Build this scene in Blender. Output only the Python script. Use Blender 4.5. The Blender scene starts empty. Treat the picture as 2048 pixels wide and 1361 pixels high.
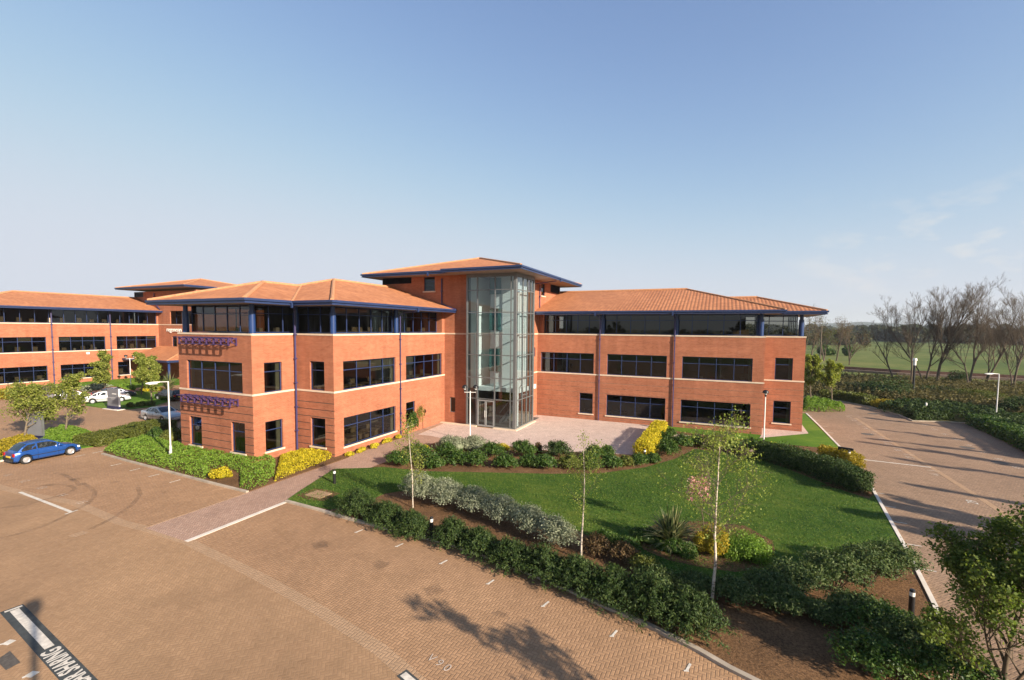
import bpy, math, random
import numpy as np
from mathutils import Vector
R = math.radians
sc = bpy.context.scene
COL = sc.collection
rng = np.random.default_rng(7)
random.seed(7)

# ------------------------------------------------------------------ camera
F_PX, PY_PX = 912.42, 711.78
PITCH, ROLL, YAW = 0.05971, 0.00869, -0.42518
CAM = np.array([23.201, -36.013, 8.772])
_f = np.array([math.sin(YAW)*math.cos(PITCH), math.cos(YAW)*math.cos(PITCH), -math.sin(PITCH)])
_r0 = np.array([math.cos(YAW), -math.sin(YAW), 0.0])
_u0 = np.cross(_r0, _f)
_r = math.cos(ROLL)*_r0 + math.sin(ROLL)*_u0
_u = -math.sin(ROLL)*_r0 + math.cos(ROLL)*_u0

def at(px, py, z=0.0):
    """ground position (at height z) of a surveyed point of the photograph"""
    d = _f + _r*(px-1024)/F_PX - _u*(py-PY_PX)/F_PX
    t = (z-CAM[2])/d[2]
    p = CAM + d*t
    return (float(p[0]), float(p[1]), float(z))

def at2(px, py, z=0.0):
    p = at(px, py, z); return (p[0], p[1])

cd = bpy.data.cameras.new("Camera"); cam = bpy.data.objects.new("Camera", cd); COL.objects.link(cam)
cd.sensor_width = 36.0; cd.lens = F_PX/2048*36.0
cd.shift_y = (PY_PX-680.5)/2048
cd.clip_start = 0.2; cd.clip_end = 12000
from mathutils import Matrix
M = Matrix(((_r[0], _u[0], -_f[0], CAM[0]), (_r[1], _u[1], -_f[1], CAM[1]), (_r[2], _u[2], -_f[2], CAM[2]), (0, 0, 0, 1)))
cam.matrix_world = M
sc.camera = cam
sc.view_settings.view_transform = 'Standard'; sc.view_settings.look = 'None'
sc.view_settings.gamma = 1.0; sc.view_settings.exposure = 1.15

# ------------------------------------------------------------------ sky + sun
SUN_EL = 22.5
SUN_DIR = np.array([0.943, -0.333])           # towards the sun, on the ground
w = bpy.data.worlds.new("World"); sc.world = w; w.use_nodes = True
nt = w.node_tree; nt.nodes.clear()
out = nt.nodes.new('ShaderNodeOutputWorld'); bg = nt.nodes.new('ShaderNodeBackground')
sky = nt.nodes.new('ShaderNodeTexSky'); sky.sky_type = 'NISHITA'; sky.sun_disc = False
sky.sun_elevation = R(SUN_EL)
sky.sun_rotation = math.atan2(SUN_DIR[0], SUN_DIR[1])
sky.altitude = 60; sky.air_density = 1.0; sky.dust_density = 0.5; sky.ozone_density = 2.0
bg.inputs[1].default_value = 0.10
nt.links.new(bg.outputs[0], out.inputs[0])
# faint fair-weather clouds low over the fields on the right
tc = nt.nodes.new('ShaderNodeTexCoord')
mp = nt.nodes.new('ShaderNodeMapping'); mp.inputs['Scale'].default_value = (9, 9, 19)
mp.inputs['Location'].default_value = (0.4, 0.1, 0.2)
nz = nt.nodes.new('ShaderNodeTexNoise'); nz.inputs['Scale'].default_value = 1.15; nz.inputs['Detail'].default_value = 6; nz.inputs['Roughness'].default_value = .55
nt.links.new(tc.outputs['Generated'], mp.inputs[0]); nt.links.new(mp.outputs[0], nz.inputs['Vector'])
sep = nt.nodes.new('ShaderNodeSeparateXYZ'); nt.links.new(tc.outputs['Generated'], sep.inputs[0])
def _ramp(tree, src, pts):
    r = tree.nodes.new('ShaderNodeValToRGB'); e = r.color_ramp.elements
    e[0].position, e[0].color = pts[0][0], (*[pts[0][1]]*3, 1)
    e[1].position, e[1].color = pts[1][0], (*[pts[1][1]]*3, 1)
    for p, v in pts[2:]:
        x = e.new(p); x.color = (v, v, v, 1)
    tree.links.new(src, r.inputs[0]); return r.outputs[0]
cl = _ramp(nt, nz.outputs[0], [(.53, 0), (.68, 1)])
band = _ramp(nt, sep.outputs[2], [(.03, 0), (.085, 1), (.15, 1), (.24, 0)])
bx = _ramp(nt, sep.outputs[0], [(.05, 0), (.30, 1)])
def _mul(tree, a, b):
    m = tree.nodes.new('ShaderNodeMath'); m.operation = 'MULTIPLY'
    tree.links.new(a, m.inputs[0])
    if isinstance(b, float): m.inputs[1].default_value = b
    else: tree.links.new(b, m.inputs[1])
    return m.outputs[0]
fac = _mul(nt, _mul(nt, _mul(nt, cl, band), bx), .75)
mx = nt.nodes.new('ShaderNodeMixRGB'); mx.inputs[2].default_value = (3.7, 3.6, 3.5, 1)
nt.links.new(fac, mx.inputs[0])
# the eye of the camera rolls off the bright band at the horizon: soft shoulder on the sky's own radiance
_s = nt.nodes.new('ShaderNodeSeparateColor'); nt.links.new(sky.outputs[0], _s.inputs[0]); _c = nt.nodes.new('ShaderNodeCombineColor')
for _i, _k in enumerate((3.1, 3.30, 3.70)):
    _n = nt.nodes.new('ShaderNodeMath'); _n.operation = 'MULTIPLY'; nt.links.new(_s.outputs[_i], _n.inputs[0]); _n.inputs[1].default_value = (1.14, 1.06, 1.13)[_i]; _src = _v = _n.outputs[0]
    for _op, _val in (('DIVIDE', _k), ('POWER', 4.0), ('ADD', 1.0), ('POWER', .25)):
        _n = nt.nodes.new('ShaderNodeMath'); _n.operation = _op; nt.links.new(_v, _n.inputs[0]); _n.inputs[1].default_value = _val; _v = _n.outputs[0]
    _n = nt.nodes.new('ShaderNodeMath'); _n.operation = 'DIVIDE'; nt.links.new(_src, _n.inputs[0]); nt.links.new(_v, _n.inputs[1]); nt.links.new(_n.outputs[0], _c.inputs[_i])
nt.links.new(_c.outputs[0], mx.inputs[1])
nt.links.new(mx.outputs[0], bg.inputs[0])

sl = bpy.data.lights.new("Sun", 'SUN'); so = bpy.data.objects.new("Sun", sl); COL.objects.link(so)
sl.energy = 4.8; sl.angle = R(0.55); sl.color = (1.0, 0.865, 0.71)
sd = Vector((SUN_DIR[0]*math.cos(R(SUN_EL)), SUN_DIR[1]*math.cos(R(SUN_EL)), math.sin(R(SUN_EL))))
so.rotation_euler = sd.to_track_quat('Z', 'Y').to_euler(); so.location = (40, -40, 60)

# ------------------------------------------------------------------ materials
def mat(name):
    m = bpy.data.materials.new(name); m.use_nodes = True
    t = m.node_tree; b = t.nodes['Principled BSDF']
    return m, t, b
def N(t, typ, **kw):
    n = t.nodes.new(typ)
    for k, v in kw.items():
        if k.startswith('_'): n.inputs[k[1:]].default_value = v
        else: setattr(n, k, v)
    return n
def math_(t, op, a, b=None, c=None):
    n = t.nodes.new('ShaderNodeMath'); n.operation = op
    for i, x in enumerate((a, b, c)):
        if x is None: continue
        if isinstance(x, (int, float)): n.inputs[i].default_value = x
        else: t.links.new(x, n.inputs[i])
    return n.outputs[0]
def ramp(t, src, pts):
    r = t.nodes.new('ShaderNodeValToRGB'); e = r.color_ramp.elements
    for i, (p, c) in enumerate(pts):
        x = e[i] if i < 2 else e.new(p)
        x.position = p; x.color = (*c, 1) if len(c) == 3 else c
    t.links.new(src, r.inputs[0]); return r.outputs[0]
def mixc(t, fac, a, b, mode='MIX'):
    n = t.nodes.new('ShaderNodeMixRGB'); n.blend_type = mode
    for i, x in enumerate((fac, a, b)):
        if isinstance(x, (int, float)): n.inputs[i].default_value = x
        elif isinstance(x, tuple): n.inputs[i].default_value = (*x, 1) if len(x) == 3 else x
        else: t.links.new(x, n.inputs[i])
    return n.outputs[0]
def noise(t, vec, scale, detail=4, rough=.55):
    n = N(t, 'ShaderNodeTexNoise', _Scale=scale, _Detail=detail, _Roughness=rough)
    if vec is not None: t.links.new(vec, n.inputs['Vector'])
    return n.outputs[0]
def bump(t, b, h, strength=.4, dist=.02):
    n = N(t, 'ShaderNodeBump'); n.inputs['Strength'].default_value = strength; n.inputs['Distance'].default_value = dist
    t.links.new(h, n.inputs['Height']); t.links.new(n.outputs[0], b.inputs['Normal'])
def objco(t): return N(t, 'ShaderNodeTexCoord').outputs['Object']
def uvco(t): return N(t, 'ShaderNodeTexCoord').outputs['UV']

def plain(name, col, rough=.5, metal=0, var=.08, scale=3.0, spec=.5):
    m, t, b = mat(name)
    n = noise(t, objco(t), scale, 5)
    lo = tuple(c*(1-var) for c in col); hi = tuple(min(1, c*(1+var)) for c in col)
    t.links.new(ramp(t, n, [(.3, lo), (.7, hi)]), b.inputs['Base Color'])
    b.inputs['Roughness'].default_value = rough; b.inputs['Metallic'].default_value = metal
    b.inputs['Specular IOR Level'].default_value = spec
    return m

def brick_mat(name, c1, c2, mortar):
    m, t, b = mat(name)
    uv = uvco(t)
    bt = N(t, 'ShaderNodeTexBrick', _Scale=1.0)
    bt.inputs['Brick Width'].default_value = .225; bt.inputs['Row Height'].default_value = .075
    bt.inputs['Mortar Size'].default_value = .006; bt.inputs['Mortar Smooth'].default_value = .3
    bt.inputs['Bias'].default_value = -.1
    bt.inputs['Color1'].default_value = (*c1, 1); bt.inputs['Color2'].default_value = (*c2, 1); bt.inputs['Mortar'].default_value = (*mortar, 1)
    t.links.new(uv, bt.inputs['Vector'])
    mp = N(t, 'ShaderNodeMapping'); mp.inputs['Scale'].default_value = (.35, 2.6, 1); t.links.new(uv, mp.inputs[0])
    n1 = noise(t, mp.outputs[0], 1.0, 6, .65)
    n2 = noise(t, uv, .35, 4)
    c = mixc(t, 1.0, bt.outputs['Color'], ramp(t, n1, [(.32, (.86, .84, .83)), (.68, (1.08, 1.08, 1.07))]), 'MULTIPLY')
    c = mixc(t, 1.0, c, ramp(t, n2, [(.35, (.90, .88, .86)), (.7, (1.08, 1.06, 1.05))]), 'MULTIPLY')
    mv = N(t, 'ShaderNodeMapping'); mv.inputs['Scale'].default_value = (1.5, .13, 1); t.links.new(uv, mv.inputs[0])
    n4 = noise(t, mv.outputs[0], 1.0, 5, .6)
    c = mixc(t, 1.0, c, ramp(t, n4, [(.34, (.88, .87, .86)), (.66, (1.07, 1.07, 1.08))]), 'MULTIPLY')
    # rare bleached salts
    n3 = noise(t, uv, .9, 8, .7)
    c = mixc(t, ramp(t, n3, [(.64, (0, 0, 0)), (.8, (.22, .22, .22))]), c, (.52, .38, .30))
    t.links.new(c, b.inputs['Base Color']); b.inputs['Roughness'].default_value = .88
    b.inputs['Specular IOR Level'].default_value = .25
    bump(t, b, bt.outputs['Fac'], -.5, .012)
    return m

def paver_mat(name, c_lo, c_hi, joint, width=.1, angle=0.0, stain=1.0, bmp=.5):
    """2:1 block paving laid in herringbone (object X/Y in metres)"""
    m, t, b = mat(name)
    co = objco(t)
    mp = N(t, 'ShaderNodeMapping'); mp.inputs['Rotation'].default_value = (0, 0, angle)
    mp.inputs['Scale'].default_value = (1/width, 1/width, 1); t.links.new(co, mp.inputs[0])
    s = N(t, 'ShaderNodeSeparateXYZ'); t.links.new(mp.outputs[0], s.inputs[0])
    x, y = s.outputs[0], s.outputs[1]
    i, j = math_(t, 'FLOOR', x), math_(t, 'FLOOR', y)
    fx, fy = math_(t, 'SUBTRACT', x, i), math_(t, 'SUBTRACT', y, j)
    mm = math_(t, 'FLOORED_MODULO', math_(t, 'ADD', math_(t, 'SUBTRACT', i, j), .25), 4.0)
    mm = math_(t, 'FLOOR', mm)                       # 0,1 lie along x ; 2,3 along y
    hor = math_(t, 'LESS_THAN', mm, 1.5)
    m1 = math_(t, 'COMPARE', mm, 1.0, .1); m2 = math_(t, 'COMPARE', mm, 2.0, .1)
    lx = math_(t, 'ADD', fx, math_(t, 'MULTIPLY', m1, 1.0))       # 0..2 in horizontal bricks
    ly = math_(t, 'ADD', fy, m2)
    def edge(v, n): return math_(t, 'MINIMUM', v, math_(t, 'SUBTRACT', n, v))
    dh = math_(t, 'MINIMUM', edge(lx, 2.0), edge(fy, 1.0))
    dv = math_(t, 'MINIMUM', edge(fx, 1.0), edge(ly, 2.0))
    d = math_(t, 'ADD', math_(t, 'MULTIPLY', dh, hor), math_(t, 'MULTIPLY', dv, math_(t, 'SUBTRACT', 1.0, hor)))
    ix = math_(t, 'SUBTRACT', i, m1); jy = math_(t, 'SUBTRACT', j, m2)
    cmb = N(t, 'ShaderNodeCombineXYZ'); t.links.new(ix, cmb.inputs[0]); t.links.new(jy, cmb.inputs[1])
    wn = N(t, 'ShaderNodeTexWhiteNoise', noise_dimensions='2D'); t.links.new(cmb.outputs[0], wn.inputs['Vector'])
    c = ramp(t, wn.outputs['Value'], [(0, c_lo), (1, c_hi)])
    n1 = noise(t, co, .16, 6, .62)
    c = mixc(t, 1.0, c, ramp(t, n1, [(.3, (1-.22*stain,)*3), (.72, (1+.10*stain, 1+.12*stain, 1+.12*stain))]), 'MULTIPLY')
    n2 = noise(t, co, 1.3, 5, .6)
    c = mixc(t, 1.0, c, ramp(t, n2, [(.3, (.90, .90, .88)), (.7, (1.08, 1.07, 1.06))]), 'MULTIPLY')
    n5 = noise(t, co, .42, 7, .7)
    c = mixc(t, 1.0, c, ramp(t, n5, [(.24, (.74, .73, .72)), (.40, (1, 1, 1))]), 'MULTIPLY')
    n6 = noise(t, co, 9.0, 3, .7)
    c = mixc(t, 1.0, c, ramp(t, n6, [(.3, (.90, .89, .88)), (.7, (1.1, 1.1, 1.1))]), 'MULTIPLY')
    jf = ramp(t, d, [(.03, (1, 1, 1)), (.14, (0, 0, 0))])
    c = mixc(t, jf, c, joint)
    t.links.new(c, b.inputs['Base Color']); b.inputs['Roughness'].default_value = .85
    b.inputs['Specular IOR Level'].default_value = .3
    bump(t, b, ramp(t, d, [(.02, (0, 0, 0)), (.22, (1, 1, 1))]), bmp, .012)
    return m

def leaf_mat(name, cols, trans=.35, rough=.5):
    """leaf colour varies leaf by leaf and clump by clump"""
    m, t, b = mat(name)
    g = N(t, 'ShaderNodeNewGeometry')
    n = noise(t, objco(t), 1.7, 3)
    v = math_(t, 'ADD', math_(t, 'MULTIPLY', g.outputs['Random Per Island'], .62), math_(t, 'MULTIPLY', n, .38))
    k = len(cols)
    c = ramp(t, v, [((.12+.7*q/(k-1)), cols[q]) for q in range(k)])
    t.links.new(c, b.inputs['Base Color']); b.inputs['Roughness'].default_value = rough
    b.inputs['Specular IOR Level'].default_value = .22
    tr = N(t, 'ShaderNodeBsdfTranslucent'); t.links.new(mixc(t, 1.0, c, (1.25, 1.3, .7), 'MULTIPLY'), tr.inputs[0])
    mxs = N(t, 'ShaderNodeMixShader'); mxs.inputs[0].default_value = trans
    o = t.nodes['Material Output']
    t.links.new(b.outputs[0], mxs.inputs[1]); t.links.new(tr.outputs[0], mxs.inputs[2]); t.links.new(mxs.outputs[0], o.inputs[0])
    return m

def glass_mat(name, tint, refl=1.0, ior=1.5):
    m, t, b = mat(name)
    t.nodes.remove(b)
    fr = N(t, 'ShaderNodeFresnel'); fr.inputs[0].default_value = ior
    tp = N(t, 'ShaderNodeBsdfTransparent'); tp.inputs[0].default_value = (*tint, 1)
    gl = N(t, 'ShaderNodeBsdfGlossy'); gl.inputs['Roughness'].default_value = .015
    gl.inputs['Color'].default_value = (.92, .95, .97, 1)
    mx = N(t, 'ShaderNodeMixShader'); t.links.new(math_(t, 'MINIMUM', math_(t, 'MULTIPLY', fr.outputs[0], refl), 1.0), mx.inputs[0])
    t.links.new(tp.outputs[0], mx.inputs[1]); t.links.new(gl.outputs[0], mx.inputs[2])
    t.links.new(mx.outputs[0], t.nodes['Material Output'].inputs[0])
    return m

def roof_mat():
    m, t, b = mat('clay_pantiles')
    uv = uvco(t)
    sp = N(t, 'ShaderNodeSeparateXYZ'); t.links.new(uv, sp.inputs[0])
    row = math_(t, 'FLOOR', math_(t, 'DIVIDE', sp.outputs[1], .33)); colm = math_(t, 'FLOOR', math_(t, 'DIVIDE', sp.outputs[0], .3))
    cb = N(t, 'ShaderNodeCombineXYZ'); t.links.new(row, cb.inputs[0]); t.links.new(colm, cb.inputs[1])
    wn = N(t, 'ShaderNodeTexWhiteNoise', noise_dimensions='2D'); t.links.new(cb.outputs[0], wn.inputs['Vector'])
    c = ramp(t, wn.outputs['Value'], [(0, (.33, .135, .064)), (1, (.43, .19, .09))])
    n1 = noise(t, uv, .25, 6, .6)
    c = mixc(t, 1.0, c, ramp(t, n1, [(.3, (.84, .80, .78)), (.7, (1.08, 1.06, 1.02))]), 'MULTIPLY')
    n2 = noise(t, uv, 2.2, 5, .7)
    c = mixc(t, ramp(t, n2, [(.66, (0, 0, 0)), (.8, (.25, .25, .25))]), c, (.30, .25, .12))
    t.links.new(c, b.inputs['Base Color']); b.inputs['Roughness'].default_value = .8
    b.inputs['Specular IOR Level'].default_value = .3
    fr = math_(t, 'FRACT', math_(t, 'DIVIDE', sp.outputs[1], .33))
    bump(t, b, fr, -.35, .03)
    return m

def lawn_mat(name, cols, scale=1.0):
    m, t, b = mat(name)
    co = objco(t)
    n0 = noise(t, co, .22*scale, 5, .6); n1 = noise(t, co, 2.5*scale, 5, .65); n2 = noise(t, co, 38*scale, 3, .7)
    v = math_(t, 'ADD', math_(t, 'MULTIPLY', n0, .5), math_(t, 'ADD', math_(t, 'MULTIPLY', n1, .28), math_(t, 'MULTIPLY', n2, .22)))
    c = ramp(t, v, [(.36, cols[0]), (.5, cols[1]), (.64, cols[2])])
    mp = N(t, 'ShaderNodeMapping'); mp.inputs['Scale'].default_value = (.25, 2.4, 1); mp.inputs['Rotation'].default_value = (0, 0, .25); t.links.new(co, mp.inputs[0])
    n3 = noise(t, mp.outputs[0], 1.0, 4)
    c = mixc(t, 1.0, c, ramp(t, n3, [(.35, (.88, .92, .88)), (.68, (1.12, 1.08, 1.02))]), 'MULTIPLY')
    t.links.new(c, b.inputs['Base Color']); b.inputs['Roughness'].default_value = .9; b.inputs['Specular IOR Level'].default_value = .15
    bump(t, b, n2, .6, .03)
    return m

def soil_mat(name, lo, hi):
    m, t, b = mat(name)
    co = objco(t)
    n1 = noise(t, co, 14, 6, .75); n2 = noise(t, co, .8, 4)
    c = ramp(t, n1, [(.32, lo), (.68, hi)])
    c = mixc(t, 1.0, c, ramp(t, n2, [(.3, (.75, .75, .75)), (.7, (1.15, 1.12, 1.1))]), 'MULTIPLY')
    v = N(t, 'ShaderNodeTexVoronoi', _Scale=22.0); t.links.new(co, v.inputs['Vector'])
    c = mixc(t, ramp(t, v.outputs['Distance'], [(.08, (.55, .55, .55)), (.2, (0, 0, 0))]), c, tuple(min(1, x*1.9) for x in hi))
    t.links.new(c, b.inputs['Base Color']); b.inputs['Roughness'].default_value = .95; b.inputs['Specular IOR Level'].default_value = .1
    bump(t, b, n1, .8, .05)
    return m

def bark_birch():
    m, t, b = mat('birch_bark')
    co = objco(t)
    mp = N(t, 'ShaderNodeMapping'); mp.inputs['Scale'].default_value = (6, 6, 9); t.links.new(co, mp.inputs[0])
    n = noise(t, mp.outputs[0], 1.2, 5, .7)
    t.links.new(ramp(t, n, [(.36, (.10, .075, .055)), (.47, (.50, .42, .33)), (.7, (.66, .58, .48))]), b.inputs['Base Color'])
    b.inputs['Roughness'].default_value = .8
    return m

MT = {}
MT['brick'] = brick_mat('red_brick', (.402, .147, .077), (.318, .106, .054), (.355, .215, .145))
MT['stone'] = plain('stone_band', (.62, .50, .37), .8, 0, .1, 2)
MT['roof'] = roof_mat()
MT['ridge'] = plain('ridge_tiles', (.45, .215, .10), .8, 0, .25, 6)
MT['blue'] = plain('blue_painted_metal', (.012, .036, .125), .35, 0, .1, 1.5)
MT['gutter'] = plain('blue_gutter', (.020, .036, .100), .4, 0, .12, 1.5)
MT['purple'] = plain('purple_painted_metal', (.046, .024, .088), .45, 0, .1, 2)
MT['pipe'] = plain('pipe_paint', (.040, .034, .105), .4, 0, .1, 2)
MT['soffit'] = plain('soffit_board', (.30, .24, .20), .8, 0, .05, 2)
MT['frame'] = plain('window_frame_blue', (.021, .036, .10), .4, 0, .1, 2)
MT['steel'] = plain('grey_steel_frame', (.15, .16, .16), .4, .3, .1, 2)
MT['louvre'] = plain('dark_louvre', (.022, .024, .035), .6, 0, .2, 4)
MT['glass'] = glass_mat('tinted_glass', (.26, .255, .22), 1.1, 1.5)
MT['glass_clear'] = glass_mat('atrium_glass', (.58, .66, .68), 1.7, 1.5)
MT['glass_car'] = glass_mat('car_glass', (.18, .22, .22), 1.6, 1.5)
MT['int_wall'] = plain('interior_plaster', (.40, .38, .33), .9, 0, .04, 1)
MT['int_white'] = plain('white_plaster', (.82, .84, .82), .8, 0, .03, 1)
MT['int_teal'] = plain('glass_balustrade', (.10, .22, .21), .2, 0, .1, 1)
MT['int_floor'] = plain('office_carpet', (.085, .08, .075), .95, 0, .2, 3)
MT['int_ceil'] = plain('ceiling_tiles', (.30, .30, .28), .9, 0, .05, 2)
MT['desk'] = plain('desk_beige', (.42, .34, .24), .6, 0, .15, 3)
MT['blind'] = plain('window_blind', (.52, .55, .46), .8, 0, .06, 3)
MT['carpark'] = paver_mat('block_paving', (.335, .198, .108), (.405, .241, .133), (.255, .149, .083), .1, R(2))
MT['aisle'] = paver_mat('aisle_paving', (.338, .204, .110), (.390, .238, .130), (.285, .172, .094), .1, R(47), 1.3, .22)
MT['band'] = paver_mat('paving_edge_row', (.37, .238, .14), (.41, .265, .158), (.31, .20, .12), .1, R(1), .6)
MT['pathpave'] = paver_mat('path_paving', (.35, .225, .165), (.44, .29, .215), (.25, .16, .12), .1, R(45), .7)
MT['plaza'] = paver_mat('plaza_paving', (.50, .385, .335), (.62, .49, .43), (.36, .27, .23), .1, R(45), .6)
MT['roadpave'] = paver_mat('road_paving', (.27, .175, .11), (.35, .228, .145), (.18, .117, .074), .1, R(45), 1.0)
MT['kerb'] = plain('concrete_kerb', (.36, .30, .23), .9, 0, .25, 1.4)
MT['kerbpale'] = plain('pale_kerb', (.62, .56, .48), .9, 0, .15, 1.4)
MT['paint'] = plain('white_road_paint', (.58, .53, .45), .8, 0, .22, 7)
MT['paintworn'] = plain('worn_white_paint', (.46, .37, .29), .85, 0, .35, 9)
MT['blackpaint'] = plain('black_road_paint', (.045, .05, .048), .8, 0, .3, 4)
MT['lawn'] = lawn_mat('mown_lawn', ((.024, .060, .009), (.054, .108, .014), (.120, .155, .024)))
MT['lawnbright'] = lawn_mat('fresh_grass', ((.05, .115, .010), (.08, .165, .014), (.14, .20, .025)), 1.2)
MT['field'] = lawn_mat('meadow', ((.052, .084, .016), (.098, .126, .026), (.190, .180, .058)), .12)
MT['scrubsoil'] = lawn_mat('rough_ground', ((.035, .04, .014), (.07, .075, .024), (.14, .115, .05)), .5)
MT['soil'] = soil_mat('bark_mulch', (.060, .034, .018), (.235, .135, .068))
MT['gravel'] = soil_mat('ballast', (.16, .115, .09), (.30, .225, .175))
MT['bark'] = plain('brown_bark', (.105, .078, .048), .95, 0, .35, 8)
MT['bark_pale'] = plain('grey_bark', (.16, .125, .085), .95, 0, .3, 8)
MT['birch'] = bark_birch()
MT['galv'] = plain('galvanised_steel', (.62, .61, .58), .5, .2, .06, 3)
MT['black'] = plain('black_plastic', (.012, .012, .013), .4, 0, .1, 3)
MT['white'] = plain('white_plastic', (.78, .76, .70), .4, 0, .04, 3)
MT['silver_sign'] = plain('brushed_panel', (.20, .205, .22), .45, .2, .06, 2)
MT['navy'] = plain('navy_panel', (.010, .014, .06), .4, 0, .05, 2)
MT['iron'] = plain('cast_iron', (.10, .085, .07), .8, .2, .3, 10)
MT['rail'] = plain('rusty_rail', (.13, .065, .04), .7, .3, .3, 3)
MT['tyre'] = plain('rubber', (.018, .018, .018), .85, 0, .1, 5)
MT['alloy'] = plain('alloy_wheel', (.55, .55, .56), .35, .6, .05, 5)
MT['red_lens'] = plain('red_lens', (.38, .015, .012), .2, 0, .05, 5)
MT['clear_lens'] = plain('lamp_lens', (.70, .72, .72), .15, 0, .05, 5)
MT['plate_y'] = plain('yellow_plate', (.70, .48, .05), .5, 0, .03, 5)
# leaves
MT['lf_dark'] = leaf_mat('dark_evergreen_leaf', ((.012, .026, .008), (.034, .066, .014), (.085, .118, .030)), .15, .6)
MT['lf_mid'] = leaf_mat('mid_green_leaf', ((.022, .055, .010), (.050, .105, .018), (.115, .165, .035)), .25, .45)
MT['lf_fresh'] = leaf_mat('fresh_tree_leaf', ((.055, .095, .016), (.115, .165, .032), (.21, .25, .060)), .45, .6)
MT['lf_bright'] = leaf_mat('bright_green_leaf', ((.085, .165, .018), (.150, .260, .028), (.235, .340, .052)), .3, .5)
MT['lf_grey'] = leaf_mat('silver_leaf', ((.10, .12, .065), (.22, .245, .150), (.38, .395, .27)), .2, .6)
MT['lf_yellow'] = leaf_mat('golden_leaf', ((.16, .17, .014), (.46, .38, .018), (.70, .57, .035)), .25, .5)
MT['lf_gold'] = leaf_mat('gold_green_leaf', ((.14, .13, .010), (.30, .23, .016), (.44, .33, .03)), .25, .5)
MT['lf_brown'] = leaf_mat('brown_leaf', ((.045, .028, .012), (.11, .065, .028), (.17, .12, .05)), .2, .6)
MT['lf_spring'] = leaf_mat('young_tree_leaf', ((.12, .155, .024), (.225, .265, .048), (.38, .39, .10)), .48, .5)
MT['lf_olive'] = leaf_mat('olive_leaf', ((.05, .065, .012), (.095, .115, .020), (.16, .17, .035)), .25, .5)
MT['lf_birch'] = leaf_mat('birch_leaf', ((.12, .17, .025), (.22, .28, .05), (.36, .40, .10)), .45, .5)
MT['lf_pink'] = leaf_mat('pink_blossom', ((.50, .16, .20), (.66, .32, .34), (.74, .52, .46)), .3, .6)
MT['lf_sage'] = leaf_mat('sage_leaf', ((.028, .055, .016), (.070, .110, .032), (.15, .185, .065)), .25, .6)
MT['lf_lawn'] = leaf_mat('lawn_blade', ((.030, .075, .012), (.075, .145, .022), (.18, .22, .045)), .3, .7)
MT['lf_scrub'] = leaf_mat('scrub_leaf', ((.050, .042, .016), (.105, .092, .032), (.185, .155, .062)), .2, .7)
MT['lf_wood'] = leaf_mat('woodland_leaf', ((.022, .032, .012), (.045, .058, .022), (.085, .088, .036)), .2, .7)
MT['lf_strap'] = leaf_mat('strap_leaf', ((.04, .06, .022), (.10, .125, .05), (.30, .28, .13)), .2, .4)
MT['twig'] = plain('twig_bark', (.105, .078, .052), .95, 0, .3, 6)

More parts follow.
